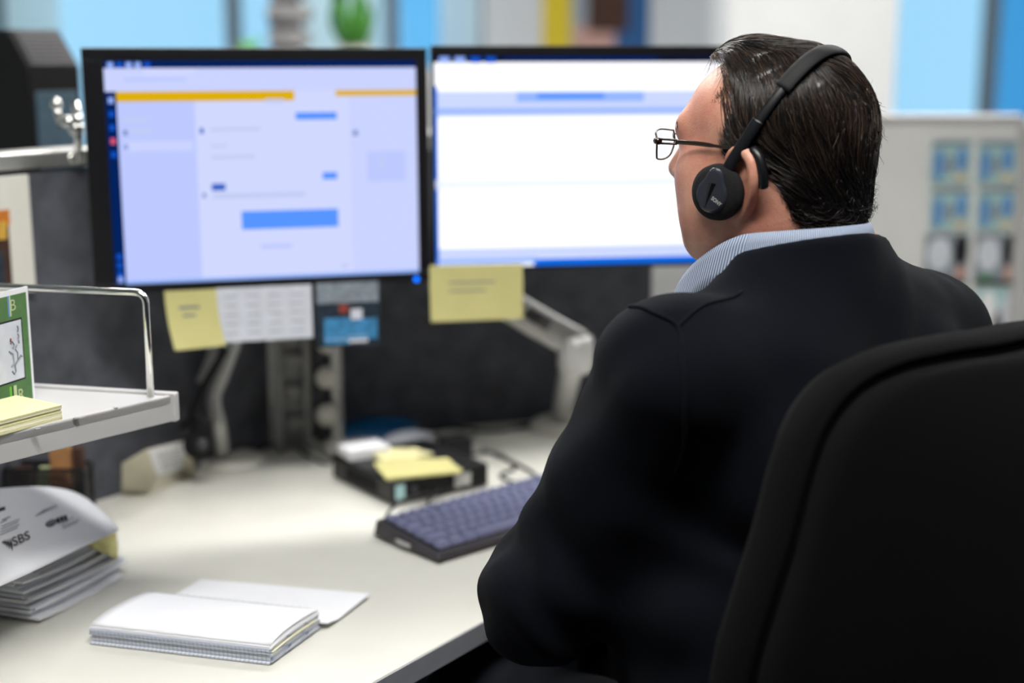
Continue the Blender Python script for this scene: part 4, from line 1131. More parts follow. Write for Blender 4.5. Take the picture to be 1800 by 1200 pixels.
# yellow note folded over the end of the stack
def yfn(u, v):
    a = P(150, 958, 1.80).lerp(P(203, 932, 1.85), u); b = P(160, 962, 1.79).lerp(P(206, 982, 1.84), u)
    m_ = P(207, 950, 1.87)
    p = a.lerp(b, v); return p + (m_ - a.lerp(b, .5)) * (.75 * math.sin(v * math.pi) * u * u)
tag(MB().sheet(yfn, 8, 8, .0004).build('sticky_note', 'sticky_yellow', smooth=True), 'yellow note tucked under the curled sheet on the paper stack', 'note')

# ================================================================== SPIRAL NOTEBOOK
n0, n1 = G(161, 1132, DZ), G(477, 1169, DZ)
nu = (n1 - n0).normalized(); NWd = (n1 - n0).length
nv = (G(586, 1110, DZ) - n1); nv = nv - nu * nv.dot(nu) * .55; ND = nv.length * 1.0; nv.normalize()
nb_ = thing('spiral_notebook', 'open spiral-bound notebook with squared pages lying on the desk', 'notebook', zoff(n0, DZ))
TH = .023
def npnt(u, v, z): return zoff(n0 + nu * u * NWd + nv * v * ND, z)
NP = 11
for i in range(NP):
    zb = DZ + .0012 + TH * i / NP; hh = TH / NP * random.uniform(.72, .98); j = random.uniform(-.0022, .0012) if i < NP - 2 else -.001; k_ = random.uniform(-.0015, .0015)
    m_ = 'squared_edge' if i < NP - 2 else 'paper'
    rise = .0035 * i / NP
    def fn(u, v, zb=zb, hh=hh, j=j, k_=k_, rise=rise):
        bul = rise * (math.sin(math.pi * min(1, v * 1.05)) ** .7) - .0008 * i * .2 * (1 - v)
        q = n0 + nu * (u * NWd + k_) + nv * (v * ND + j * (1 - v))
        return zoff(q, zb + hh + bul)
    if 'squared_edge' not in M:
        sm = mat('squared_edge', srgb(205, 212, 226), rough=.85)
        nt = sm.node_tree; bb = nt.nodes['Principled BSDF']; tc = nt.nodes.new('ShaderNodeTexCoord'); mpn = nt.nodes.new('ShaderNodeMapping'); mpn.inputs['Rotation'].default_value = (0, 0, -math.atan2(nu.y, nu.x))
        br = nt.nodes.new('ShaderNodeTexBrick'); br.offset = 0; br.inputs['Scale'].default_value = 1
        br.inputs['Brick Width'].default_value = .0052; br.inputs['Row Height'].default_value = .0046; br.inputs['Mortar Size'].default_value = .0005; br.inputs['Mortar Smooth'].default_value = .3
        br.inputs['Color1'].default_value = br.inputs['Color2'].default_value = (*srgb(218, 221, 228), 1); br.inputs['Mortar'].default_value = (*srgb(158, 170, 198), 1)
        sp = nt.nodes.new('ShaderNodeSeparateXYZ'); cm = nt.nodes.new('ShaderNodeCombineXYZ')
        nt.links.new(tc.outputs['Object'], mpn.inputs[0]); nt.links.new(mpn.outputs[0], sp.inputs[0]); nt.links.new(sp.outputs[0], cm.inputs[0]); nt.links.new(sp.outputs[2], cm.inputs[1])
        nt.links.new(cm.outputs[0], br.inputs['Vector']); nt.links.new(br.outputs['Color'], bb.inputs['Base Color']); M['squared_edge'] = sm
    wb(MB().sheet(fn, 10, 10, hh), 'page_block', m_, nb_)
def topz(u, v): return DZ + .0012 + TH * (NP - 1) / NP + TH / NP * .95 + .0035 * (math.sin(math.pi * min(1, v * 1.05)) ** .7)
def tfn(u, v):
    c = .010 * (max(0, .35 - v) / .35) ** 2
    q = n0 + nu * (u * NWd - .0005) + nv * (v * ND + .0005); return zoff(q, topz(u, v) + .0022 - c * .25)
tpg = wb(MB().sheet(tfn, 16, 16, .0004), 'top_page', 'paper', nb_, smooth=True)
for i in range(16):
    v = .07 + i * .055
    wb(MB().sheet(lambda u, w: tfn(lerp(.06, .97, u), v + w * .0025) + Vector((0, 0, .0004)), 12, 1), 'ruled_line', 'ruled_ink' if 'ruled_ink' in M else paint('ruled_ink', (222, 226, 238), rough=.85) and 'ruled_ink', tpg)
# cream tab page and the cover turned over to the back
cz = DZ + .004
cv = wb(MB().sheet(lambda u, v: zoff(n0 + nu * (lerp(.01, 1.04, u) * NWd) + nv * (ND * lerp(1.02, 2.02, v)), DZ + .0035 + .012 * max(0, .25 - v) * 2 + .004 * v * u), 8, 8, .0016), 'turned_cover', 'paper', nb_)
wb(MB().sheet(lambda u, v: zoff(n0 + nu * (lerp(.35, 1.0, u) * NWd + .0015) + nv * (ND * lerp(.02, .96, v)), DZ + TH * .62 + .001 + .002 * math.sin(v * 3)), 4, 8, .0008), 'cream_page', 'paper_cream', nb_)
# spiral wire along the far edge
hl = []; NL = 22
for k in range(NL * 10 + 1):
    a = k / 10 * 2 * math.pi; u = .06 + .90 * k / (NL * 10)
    c = npnt(u, 1.0, DZ + .0138); hl.append(c + nv * (.0075 * math.cos(a)) + Vector((0, 0, .0125 * math.sin(a))))
wb(MB().tube(hl, .00055, 5), 'spiral_wire', 'silver_paint', nb_, smooth=True)

# ================================================================== THE MAN
PH, PB = math.radians(55), math.radians(38)        # headings of head and body, left of straight away
HO = P(1364, 318, 1.50)                            # between the ears
NO = Vector((.312, 1.462, 1.135))                  # base of the neck
MHd = Matrix.Translation(HO) @ Matrix.Rotation(PH, 4, 'Z') @ Matrix.Rotation(math.radians(0), 4, 'X')
MBd = Matrix.Translation(NO) @ Matrix.Rotation(PB, 4, 'Z')
MBi = MBd.inverted()
man = thing('person', 'man with headset and glasses in dark navy cardigan, seated with back to viewer', 'person', (NO.x, NO.y, 0))
def toB(p): return np.array(MBi @ Vector(p))
# joints (world)
SHL, SHR = MBd @ Vector((-.192, .0, -.045)), MBd @ Vector((.192, .0, -.055))
ML_ = P(1088, 830, 1.425); EL = P(957, 1036, 1.475); WL = Vector((.085, 1.685, .785))
MR_ = MBd @ Vector((.245, .02, -.20)); ER = MBd @ Vector((.25, .06, -.325)); WR = MBd @ Vector((.10, .335, -.345))

# ---- head, neck and upper chest
hd = SDF((-.115, -.17, -.24), (.115, .165, .17), .0022)
hd.ell((0, -.012, .050), (.0735, .094, .086), .02)
hd.ell((0, .030, .062), (.068, .067, .062), .03)
hd.ell((0, .036, -.012), (.062, .062, .078), .03)
for s in (-1, 1):
    hd.ell((s * .040, .058, .004), (.031, .036, .036), .025)      # cheek
    hd.ell((s * .046, .040, -.042), (.027, .042, .036), .03)      # jowl
    hd.ell((s * .058, .0, -.035), (.016, .03, .035), .03)         # jaw corner
hd.ell((0, .046, -.070), (.047, .046, .026), .03)                 # under the chin
hd.ell((0, .081, -.064), (.022, .021, .020), .02)                 # chin
hd.ell((0, .086, -.030), (.030, .020, .028), .02)                 # mouth mound
hd.cap((-.040, .085, .056), (.040, .085, .056), .0105, k=.025)     # brow
hd.cap((0, .097, .044), (0, .1155, .009), .0085, .0120, .014)      # nose
for s in (-1, 1):
    hd.ell((s * .011, .106, .003), (.008, .010, .008), .008)
    hd.ell((s * .033, .105, .036), (.014, .010, .009), .012, 's') # eye socket
    hd.ell((s * .032, .084, .035), (.0125, .0125, .0115), .004)   # eyeball and lids
    hd.ell((s * .0055, .114, -.002), (.0034, .004, .003), .002, 's')
hd.cap((-.020, .100, -.024), (.020, .100, -.024), .0048, k=.006)
hd.cap((-.017, .099, -.034), (.017, .099, -.034), .0056, k=.006)
hd.cap((-.022, .106, -.029), (.022, .106, -.029), .0022, k=.004, op='s')
# neck and a stub of the chest inside the shirt
hd.cap((0, -.022, -.01), (.012, -.040, -.15), .060, .066, .035)
hd.cap((.03, -.03, -.16), (-.03, -.03, -.22), .06, .06, .05)
# nape fold
hd.cap((-.03, -.095, -.062), (.03, -.095, -.062), .012, k=.02)
# ears: helix, antihelix, lobe, plate
for s in (-1, 1):
    ex = lambda o: s * (.0690 + o)
    hel = [(ex(.004), 0.0140, .012), (ex(.009), 0.0150, .026), (ex(.0135), 0.0080, .0345), (ex(.0175), -0.0040, .0355), (ex(.0215), -0.0140, .026), (ex(.0225), -0.0175, .010), (ex(.019), -0.0150, -.006), (ex(.013), -0.0080, -.020), (ex(.008), 0.0010, -.030)]
    hel = [tuple(p) for p in smooth_path(hel, 4)]
    hd.chain(hel, [.0050] * len(hel), .003)
    hd.ell((ex(.007), 0.0000, .006), (.0085, .017, .028), .008)
    hd.chain([(ex(.010), -0.0020, .022), (ex(.0125), -0.0075, .010), (ex(.010), -0.0030, -.008)], [.004, .004, .0035], .004)
    hd.ell((ex(.007), 0.0030, -.028), (.0055, .008, .0095), .006)
    hd.ell((ex(.010), 0.0040, .0), (.005, .006, .008), .004, 's')
    hd.ell((ex(.004), 0.0130, -.001), (.004, .004, .005), .004)
Vh, Qh = hd.nets()
Vh = xf(MHd, Vh)

# ---- hands and forearms
def hand(W, E, aim, s, up=Vector((0, 0, 1))):
    """wrist W, elbow E, aim = flat direction of the knuckles; s=+1 thumb on the right"""
    f = Vector(aim).normalized(); r = f.cross(up).normalized(); u = r.cross(f)
    X = lambda a, b, c: np.array(W + r * (a * s) + f * b + u * c)
    lo = np.minimum(np.array(W), np.array(E)) - .13; hi = np.maximum(np.array(W), np.array(E)) + .13
    lo = np.minimum(lo, np.array(W) + np.array(f) * .2 - .06); hi = np.maximum(hi, np.array(W) + np.array(f) * .2 + .06)
    g = SDF(lo, hi, .0028)
    g.cap(E, W, .042, .027, .02)
    kn = [(.030, .082, .006), (.010, .088, .009), (-.010, .085, .008), (-.028, .076, .004)]     # index .. little
    for a, b, c in kn: g.cap(X(a * .45, .0, 0), X(a, b, c), .018, .0125, .014)
    g.ell(X(.004, .045, -.002), (.03, .03, .018), .02)
    ln = [(.040, .024, .021), (.045, .028, .022), (.041, .026, .021), (.032, .019, .018)]
    for (a, b, c), (l1, l2, l3) in zip(kn, ln):
        p = [X(a, b, c), X(a * 1.06, b + l1 * .93, c - l1 * .20), X(a * 1.08, b + l1 * .93 + l2 * .66, c - l1 * .2 - l2 * .70), X(a * 1.08, b + l1 * .93 + l2 * .66 + l3 * .35, c - l1 * .2 - l2 * .7 - l3 * .82)]
        g.chain(p, [.0098, .0088, .0078, .0066], .004)
    th = [X(.016, .014, -.008), X(.040, .042, -.014), X(.050, .068, -.018), X(.046, .092, -.022)]
    g.chain(th, [.015, .0118, .0098, .008], .008)
    return g.nets()
VHl, QHl = hand(WL, EL, (.25, .9, -.05), 1)
VHr, QHr = hand(WR, ER, (-.75, .62, -.05), -1)
# ---- torso and legs under the clothes
tlo, thi = (-.42, -.28, -1.12), (.42, .62, .12)
def torso(g, e, k=.06):
    g.ell((0, -.01, -.155), (.172 + e, .112 + e, .165 + e), k)        # ribcage
    g.ell((-.085, -.045, -.13), (.085 + e, .072 + e, .13 + e), k); g.ell((.085, -.045, -.13), (.085 + e, .072 + e, .13 + e), k)   # shoulder blades
    g.ell((0, .045, -.36), (.178 + e, .150 + e, .17 + e), k)          # belly
    g.ell((0, -.02, -.50), (.178 + e, .135 + e, .11 + e), k)          # hips
    for s in (-1, 1):
        g.cap((s * .035, -.018, .012), (s * .170, -.008, -.046), .050 + e, .052 + e, .05)     # shoulder slope
KNL, KNR = (-.13, .40, -.555), (.13, .40, -.555)
bd = SDF(tlo, thi, .008)
torso(bd, -.006)
for s, kn in ((-1, KNL), (1, KNR)):
    bd.chain([(s * .09, -.02, -.52), kn, (s * .12, .40, -1.0)], [.078, .056, .038], .03)
    bd.cap((s * .12, .39, -1.04), (s * .125, .52, -1.07), .032, .026, .03)
for S_, M_, E_ in ((SHL, ML_, EL), (SHR, MR_, ER)):
    bd.chain([toB(S_), toB(M_), toB(E_)], [.052, .045, .040], .03)
Vt, Qt = bd.nets(); Vt = xf(MBd, Vt)
def join(parts):
    V, Q, o = [], [], 0
    for v, q in parts: V.append(v); Q.append(q + o); o += len(v)
    return np.concatenate(V), np.concatenate(Q)
def np_world(name, V, Q, m, parent, smooth=True, **k):
    return link(name, np_mesh(name, xf(frame_of(parent).inverted(), V), Q), m, parent, smooth, **k)
Vb, Qb = join([(Vh, Qh), (VHl, QHl), (VHr, QHr), (Vt, Qt)])
np_world('body', Vb, Qb, 'skin', man)
for s in (-1, 1):
    e = MB().sphere((s * .032, .0865, .035), .0115, 16, 12)
    e.v = [MHd @ v for v in e.v]; wb(e, 'eye', 'white_plastic', man, smooth=True)

# ---- cardigan
cg = SDF((-.56, -.27, -.60), (.46, .46, .115), .005)
torso(cg, .010)
L3 = [toB(p) for p in (SHL, ML_, EL)]; R3 = [toB(p) for p in (SHR, MR_, ER)]
fwL, fwR = toB(WL), toB(WR)
cg.chain(L3, [.070, .058, .058], .05)
cg.chain([L3[2], lerp(L3[2], fwL, .45), lerp(L3[2], fwL, .92)], [.058, .052, .038], .02)
cg.chain(R3, [.070, .060, .058], .05)
cg.chain([R3[2], lerp(R3[2], fwR, .92)], [.057, .038], .02)
# loose cloth at elbow and wrist, shoulder cap
cg.ell(L3[2] + np.array([-.006, -.004, -.012]), (.060, .060, .056), .03)
cg.cap(L3[0] + np.array([-.01, 0, .005]), lerp(L3[0], L3[1], .35), .070, .062, .03)
cg.cap(lerp(L3[1], L3[2], .1) + np.array([.02, 0, 0]), (-.13, -.05, -.34), .044, .085, .05)
cg.cap(lerp(L3[1], L3[2], .45) + np.array([.025, 0, 0]), (-.11, -.03, -.44), .042, .085, .05)
# collar roll of the cardigan close round the neck
nkw = P(1402, 400, 1.462); nkw.z = 1.172; nk = toB(nkw)
cg.cap(nk + np.array([.0, -.012, .040]), nk + np.array([0, -.004, -.05]), .076, .088, .05)
# folds
def cloth_noise(F, X, Y, Z):
    n = .0016 * np.sin(38 * X + 21 * Z + 3 * np.sin(17 * Y + 9 * Z)) + .0013 * np.sin(55 * Z - 33 * X + 2.5 * np.sin(23 * X + 31 * Y))
    el = np.exp(-((X - L3[2][0]) ** 2 + (Y - L3[2][1]) ** 2 + (Z - L3[2][2] - .03) ** 2) / .0085)
    n = n + el * .0055 * np.sin(95 * (Z * .75 + X * .55 - Y * .2) + 2 * np.sin(40 * Y))
    ax = np.exp(-((X + .15) ** 2 + (Y + .07) ** 2 + (Z + .17) ** 2) / .010)
    n = n + ax * .0040 * np.sin(70 * (X * .9 + Z * .5) + 2 * np.sin(30 * Z))
    lb = np.exp(-((Z + .36) ** 2) / .02)
    n = n + lb * .003 * np.sin(60 * Z + 18 * X)
    return F + n
cg.every(cloth_noise)
# neck opening: everything above a plane that falls to the front, and a V in front
def cut_top(X, Y, Z): return -((Z - (nk[2] + .049)) + .30 * (Y - nk[1] + .07) + .7 * np.maximum(Y - nk[1] - .005, 0) + .06 * (X - nk[0]))          # negative above the plane
rr_ = .115
cg.put(lambda X, Y, Z: np.maximum(cut_top(X, Y, Z), np.sqrt((X - nk[0]) ** 2 + (Y - nk[1]) ** 2) - rr_), nk - .16, nk + .16, .006, 's')
cg.put(lambda X, Y, Z: np.maximum(np.maximum(np.abs(X - nk[0]) - np.clip((Z + .23) * .35, 0, .09), .02 - Y), -(Z + .23)) , (-.15, -.0, -.24), (.15, .3, .1), .008, 's')
cg.cap(nk + np.array([0, .01, -.03]), nk + np.array([0, .0, .12]), .060, .068, .006, 's')
Vc, Qc = cg.nets()
np_world('cardigan', xf(MBd, Vc), Qc, 'navy_knit', man)
card = man.children[-1]
# cuffs
for (a, b) in ((EL, WL), (ER, WR)):
    d = (b - a).normalized()
    wb(MB().tube([b - d * .035, b - d * .02, b + d * .012, b + d * .016], [.039, .0385, .036, .033], 20), 'cuff', 'navy_knit', card, smooth=True)
# seams drawn on the cloth: project points on the cardigan surface
def on_cloth(pts, lift=.0008):
    p = np.array([toB(q) for q in pts])
    for _ in range(12): p = p - cg.grad(p) * (cg.sample(p) - lift)[:, None] * .9
    return [MBd @ Vector(q) for q in p]
seam = [P(1112, 548, 1.36), P(1150, 556, 1.33), P(1192, 572, 1.31), P(1198, 640, 1.30), P(1202, 720, 1.30), P(1206, 800, 1.30), P(1204, 880, 1.31)]
wb(MB().tube(on_cloth(smooth_path(seam, 8)), .0022, 6), 'seam', 'navy_knit', card, smooth=True)
seam = [P(1192, 572, 1.31), P(1225, 540, 1.32), P(1262, 505, 1.33), P(1300, 470, 1.36)]
wb(MB().tube(on_cloth(smooth_path(seam, 8)), .0018, 6), 'seam', 'navy_knit', card, smooth=True)

# ---- shirt collar and shirt front
def neck_ring(th, r, z, fwd=0.0):
    """th = 0 at the back, + towards the left side of the neck (body frame)"""
    x = -math.sin(th) * r; y = -math.cos(th) * r * 1.02 + fwd
    return MBd @ Vector((nk[0] + x, nk[1] + y, nk[2] + z))
def fall(th):                     # how far the collar has dropped at angle th
    a = abs(th) / math.pi
    return .010 * (a / .5) ** 2 if a < .5 else .010 + .085 * ((a - .5) / .36) ** 1.35
rows_ = [(.067, .044, 0), (.0685, .058, 0), (.0715, .060, 0), (.076, .050, 0), (.081, .030, 0), (.085, .012, 0)]
nth = 96; vs = []; sv = []; fs = []
for j, (r, z, _) in enumerate(rows_):
    for i in range(nth + 1):
        th = lerp(-.86 * math.pi, .86 * math.pi, i / nth); a = abs(th) / math.pi
        grow = max(0, a - .5) * .055
        vs.append(neck_ring(th, r + grow, z - fall(th) - (.018 * max(0, a - .62) / .24 if j >= 4 else 0), .055 * max(0, a - .5) / .36)); sv.append(th * .075)
for j in range(len(rows_) - 1):
    for i in range(nth):
        a = j * (nth + 1) + i; fs.append((a, a + 1, a + nth + 2, a + nth + 1))
me = bpy.data.meshes.new('shirt_collar'); inv = frame_of(man).inverted()
me.from_pydata([tuple(inv @ v) for v in vs], [], fs)
at_ = me.attributes.new('s', 'FLOAT', 'POINT'); at_.data.foreach_set('value', sv)
co = link('shirt_collar', me, 'striped', man, smooth=True)
so = co.modifiers.new('thick', 'SOLIDIFY'); so.thickness = .0012
sg = SDF((-.2, -.15, -.30), (.2, .2, .06), .006)
torso(sg, .002)
sg.cap(nk + np.array([0, 0, .03]), nk + np.array([0, 0, -.06]), .070, .08, .03)
sg.put(lambda X, Y, Z: -((Z - (nk[2] + .030)) + .62 * (Y - nk[1] + .07)) + 0 * X, (-.2, -.15, -.3), (.2, .2, .06), .004, 's')
Vs, Qs = sg.nets(); np_world('shirt', xf(MBd, Vs), Qs, 'shirt_cloth', man)

# ---- trousers and shoes
tg = SDF((-.30, -.22, -1.07), (.30, .52, -.40), .007)
tg.ell((0, -.02, -.52), (.186, .142, .10), .03)
for s, kn in ((-1, KNL), (1, KNR)):
    tg.chain([(s * .09, -.02, -.525), kn, (s * .122, .40, -1.02)], [.090, .070, .056], .03)
tg.every(lambda F, X, Y, Z: F + .0018 * np.sin(60 * Y + 40 * Z + 3 * np.sin(25 * X)))
tg.put(lambda X, Y, Z: (Z + 1.03) + 0 * X + 0 * Y, (-.3, -.3, -1.1), (.3, .6, -1.03), .004, 's')
Vp, Qp = tg.nets(); np_world('trousers', xf(MBd, Vp), Qp, 'trouser_cloth', man)
for s in (-1, 1):
    g = SDF((s * .12 - .08, .30, -1.14), (s * .12 + .08, .68, -.98), .004)
    g.cap((s * .12, .39, -1.075), (s * .13, .56, -1.09), .042, .040, .03); g.cap((s * .12, .38, -1.05), (s * .12, .39, -1.02), .042, .046, .02)
    g.put(lambda X, Y, Z: (Z + 1.133) + 0 * X + 0 * Y, (-.3, .2, -1.2), (.3, .7, -1.133), .003, 's')
    Vx, Qx = g.nets(); np_world('shoe', xf(MBd, Vx), Qx, 'shoe_leather', man)

# ================================================================== HAIR
hv = SDF((-.12, -.16, -.10), (.12, .13, .175), .0024)
hv.ell((0, -.009, .053), (.0795, .0955, .0905), .02)
hv.ell((-.004, .034, .093), (.060, .052, .055), .02)
hv.ell((0, -.044, .002), (.066, .053, .056), .02)
hv.ell((0, -.054, -.024), (.050, .040, .032), .02)
full = hv.F.copy()
def hair_mask(x, y, z):
    """> 0 where hair grows (metres inside the hairline)"""
    ax = np.abs(x)
    yf = np.interp(z, [-.05, .0, .02, .035, .055, .08, .105, .122, .135, .17], [-.024, -.018, .022, .044, .047, .036, .024, .030, .060, .088])
    yf = yf + .030 * np.clip(1 - ax / .045, 0, 1) * np.clip((z - .085) / .03, 0, 1) - .006 * np.sin(z * 140) * .3
    a = yf - y
    zl = np.interp(y, [-.16, -.09, -.055, -.028, -.018, -.009, .008, .018, .034, .06], [-.048, -.046, -.044, -.036, -.010, .030, .034, .030, .016, .010])
    b = z - zl
    return np.minimum(a, b)
xg, yg, zg = hv.ax[0][:, None, None], hv.ax[1][None, :, None], hv.ax[2][None, None, :]
mk = hair_mask(xg + 0 * yg + 0 * zg, yg + 0 * xg + 0 * zg, zg + 0 * xg + 0 * yg)
# clumped relief and a shell that thins out to nothing at the hairline
F = full + .0022 * (1 - np.clip(mk / .018, 0, 1)) * 4.2
F = F + .0009 * np.sin(190 * xg + 60 * yg + 8 * np.sin(40 * zg)) + .0009 * np.sin(160 * yg - 50 * xg + 6 * np.sin(50 * zg))
hv.F = np.maximum(F, -mk * .9).astype(np.float32)
Vr, Qr = hv.nets()
hair = np_world('hair', xf(MHd, Vr), Qr, 'hair', man)
hv.F = full.astype(np.float32)
# strands combed over the shell
def strands(n, region, length, flow, r0, lift0, lift1, curl=0, steps=12, seed=1, jit=.09):
    g = np.random.default_rng(seed); pts = []
    while sum(len(p) for p in pts) < n:
        c = g.normal(size=(n * 3, 3)); c /= np.linalg.norm(c, axis=1, keepdims=True)
        p = c * np.array([.085, .11, .10]) + np.array([0, -.015, .05])
        for _ in range(6): p = p - hv.grad(p) * hv.sample(p)[:, None]
        pts.append(p[region(p, g)])
    p = np.concatenate(pts)[:n]; N = len(p)
    L = g.uniform(*length, size=N); jd = g.normal(size=(N, 3)) * jit
    cl = np.stack([np.sin(p[:, 0] * 210 + p[:, 1] * 90), np.sin(p[:, 1] * 190 + p[:, 2] * 70), np.sin(p[:, 2] * 170 + p[:, 0] * 120)], 1) * .10
    path = [p]; lf = lift0 + (lift1 - lift0) * g.uniform(0, 1, N) ** 2
    phs = g.uniform(0, 6.28, N)
    for k in range(1, steps):
        t = k / (steps - 1)
        d = flow(p) + jd + cl
        nrm = hv.grad(p); d = d - nrm * np.sum(d * nrm, 1, keepdims=True); d /= np.maximum(np.linalg.norm(d, axis=1, keepdims=True), 1e-6)
        if curl:
            sd_ = np.cross(nrm, d); d = d + (sd_ * np.sin(phs + t * 5)[:, None] + nrm * np.cos(phs + t * 5)[:, None]) * curl * t; d /= np.linalg.norm(d, axis=1, keepdims=True)
        p = p + d * (L / (steps - 1))[:, None]
        q = hv.sample(p); tgt = lf * math.sin(min(1, t * 1.15) * math.pi * .75)
        w = 1.0 if not curl else max(0, 1 - t * 1.1)
        p = p - hv.grad(p) * ((q - tgt) * w)[:, None]
        path.append(p)
    path = np.stack(path, 1)                                   # N, steps, 3
    tan = np.gradient(path, axis=1); tan /= np.maximum(np.linalg.norm(tan, axis=2, keepdims=True), 1e-9)
    ref = g.normal(size=(N, 1, 3)); a = np.cross(tan, np.broadcast_to(ref, tan.shape)); a /= np.maximum(np.linalg.norm(a, axis=2, keepdims=True), 1e-9); b = np.cross(tan, a)
    rad = r0 * (1 - .75 * np.linspace(0, 1, steps) ** 2)[None, :, None] * g.uniform(.6, 1.2, (N, 1, 1))
    ring = [path + (a * math.cos(w) + b * math.sin(w)) * rad for w in (0, 2.094, 4.189)]
    V = np.stack(ring, 2).reshape(-1, 3)                       # N*steps*3
    base = (np.arange(N) * steps * 3)[:, None, None]; st = (np.arange(steps - 1) * 3)[None, :, None]; k3 = np.arange(3)[None, None, :]; k4 = (np.arange(3) + 1)[None, None, :] % 3
    Q = np.stack([base + st + k3, base + st + k4, base + st + 3 + k4, base + st + 3 + k3], 3).reshape(-1, 4)
    return V, Q
def flow(p):
    x, y, z = p[:, 0], p[:, 1], p[:, 2]
    top = np.clip((z - .095) / .035, 0, 1)[:, None]            # combed back over the top
    right = np.clip((x + .05) / .03, 0, 1)[:, None]
    f_top = np.stack([.35 + 0 * x, -.9 + 0 * x, -.05 + 0 * x], 1) * right + np.stack([-.5 + 0 * x, -.7 + 0 * x, -.5 + 0 * x], 1) * (1 - right)
    lowz = np.clip((.075 - z) / .05, 0, 1)
    f_side = np.stack([0 * x, -.30 - .55 * lowz, -1 + .55 * lowz], 1)
    bk = np.clip((-y - .02) / .06, 0, 1)[:, None]
    f_back = np.stack([.30 * np.sin(y * 40 + z * 45) - .15 * np.sign(x) * lowz, -.15 - .5 * lowz, -1 + .25 * lowz], 1)
    return f_top * top + (f_side * (1 - bk) + f_back * bk) * (1 - top)
bald = lambda p: np.exp(-(((p[:, 0] + .030) / .020) ** 2 + ((p[:, 1] + .066) / .020) ** 2 + ((p[:, 2] - .118) / .03) ** 2))
def reg_main(p, g): return (hair_mask(p[:, 0], p[:, 1], p[:, 2]) > .002) & (g.uniform(0, 1, len(p)) > bald(p) * .9)
V1, Q1 = strands(11000, reg_main, (.05, .10), flow, .00034, .0003, .0034, seed=3)
def reg_highlight(p, g): return reg_main(p, g) & (p[:, 2] > .065 + .03 * g.uniform(-1, 1, len(p)))  # top strands, coloured lighter to carry the painted sheen
V2, Q2 = strands(1800, reg_highlight, (.04, .09), flow, .00028, .0010, .0042, seed=5)
def reg_nape(p, g): return (hair_mask(p[:, 0], p[:, 1], p[:, 2]) > -.002) & (p[:, 2] < -.015)
V3, Q3 = strands(1400, reg_nape, (.022, .048), flow, .00045, .001, .004, curl=1.1, seed=8, jit=.5)
def reg_edge(p, g):
    m_ = hair_mask(p[:, 0], p[:, 1], p[:, 2]); return (m_ > -.010) & (m_ < .006) & (p[:, 2] > .02) & (p[:, 1] > -.02)
V4, Q4 = strands(2200, reg_edge, (.012, .032), flow, .00022, -.004, -.001, seed=11, jit=.3)
def reg_curl(p, g): return (p[:, 1] < -.085) & (p[:, 2] < .14) & (g.uniform(0, 1, len(p)) > .4) & (np.abs(p[:, 0]) < .07)
V5, Q5 = strands(160, reg_curl, (.018, .040), flow, .00032, .002, .007, curl=1.6, seed=13, jit=.6)
Va, Qa = join([(V1, Q1), (V3, Q3), (V5, Q5)])
st = np_world('hair_strands', xf(MHd, Va), Qa, 'hair', hair, kind='stuff')
Va, Qa = join([(V2, Q2), (V4, Q4)])
st = np_world('highlight_and_fine_strands', xf(MHd, Va), Qa, 'hair_highlight_fine', hair, kind='stuff')  # painted sheen strands joined with fine hairline strands
# brow over the left eye
g_ = np.random.default_rng(2); bmv = []
eb_ = MB()
for i in range(50):
    for s in (-1, 1):
        x = s * g_.uniform(.018, .052); z = .058 - (abs(x) - .035) ** 2 * 6 + g_.normal() * .0018; y = .1025 - (abs(x) / .075) ** 2 * .03 + .002
        eb_.tube([MHd @ Vector((x, y, z)), MHd @ Vector((x + s * .005, y - .0005, z + .0015)), MHd @ Vector((x + s * .009, y - .003, z))], [.0004, .0004, .0002], 4)
wb(eb_, 'eyebrows', 'hair', man, kind='stuff')

# ================================================================== GLASSES
def hp(x, y, z): return MHd @ Vector((x, y, z))
gl = thing('eyeglasses', "rimmed metal eyeglasses on the man's face", 'glasses', hp(0, .11, .02))
for s in (-1, 1):
    cor = [(.012, .117, .050), (.040, .1175, .0525), (.060, .112, .0500), (.0655, .1075, .043), (.060, .1105, .0265), (.052, .1135, .0215), (.030, .117, .0205), (.016, .1175, .025), (.010, .1165, .038)]
    rim = smooth_path([(s * a, b, c) for a, b, c in cor + cor[:1]], 5)[:-1]
    wb(MB().tube([MHd @ p for p in rim], .0010, 8, closed=True), 'rim', 'gunmetal', gl, smooth=True)
    n = len(rim); mb = MB(); cc = sum(rim, Vector()) / n
    mb.add([MHd @ p for p in rim] + [MHd @ (p + Vector((0, -.0012, 0))) for p in rim], [list(range(n)), [k + n for k in range(n)][::-1]] + [(k, k + n, (k + 1) % n + n, (k + 1) % n) for k in range(n)])
    wb(mb, 'lens', 'lens', gl)
    h0 = Vector((s * .0655, .1085, .0415))
    # temple: flat bar with a slot near the hinge
    for dz in (.0022, -.0022): wb(MB().tube([MHd @ (h0 + Vector((s * .003, -.004, dz))), MHd @ (h0 + Vector((s * .006, -.028, dz * .9)))], .0011, 8), 'temple_bar', 'gunmetal', gl, smooth=True)
    wb(MB().box((0, 0, 0), (.003, .008, .0075), (MHd.to_3x3())).build if False else MB().tube([MHd @ h0, MHd @ (h0 + Vector((s * .004, -.006, 0)))], .0036, 8), 'hinge', 'gunmetal', gl, smooth=True)
    tp = [h0 + Vector((s * .006, -.027, 0)), h0 + Vector((s * .0095, -.055, -.0005)), Vector((s * .0775, .022, .0385)), Vector((s * .079, .0, .0375)), Vector((s * .0785, -.012, .0345)), Vector((s * .077, -.028, .018))]
    wb(MB().tube([MHd @ p for p in smooth_path(tp, 5)], [.0024] * 8 + [.0017] * 18, 8, flat=.5, up=(0, 0, 1)), 'temple', 'gunmetal', gl, smooth=True)
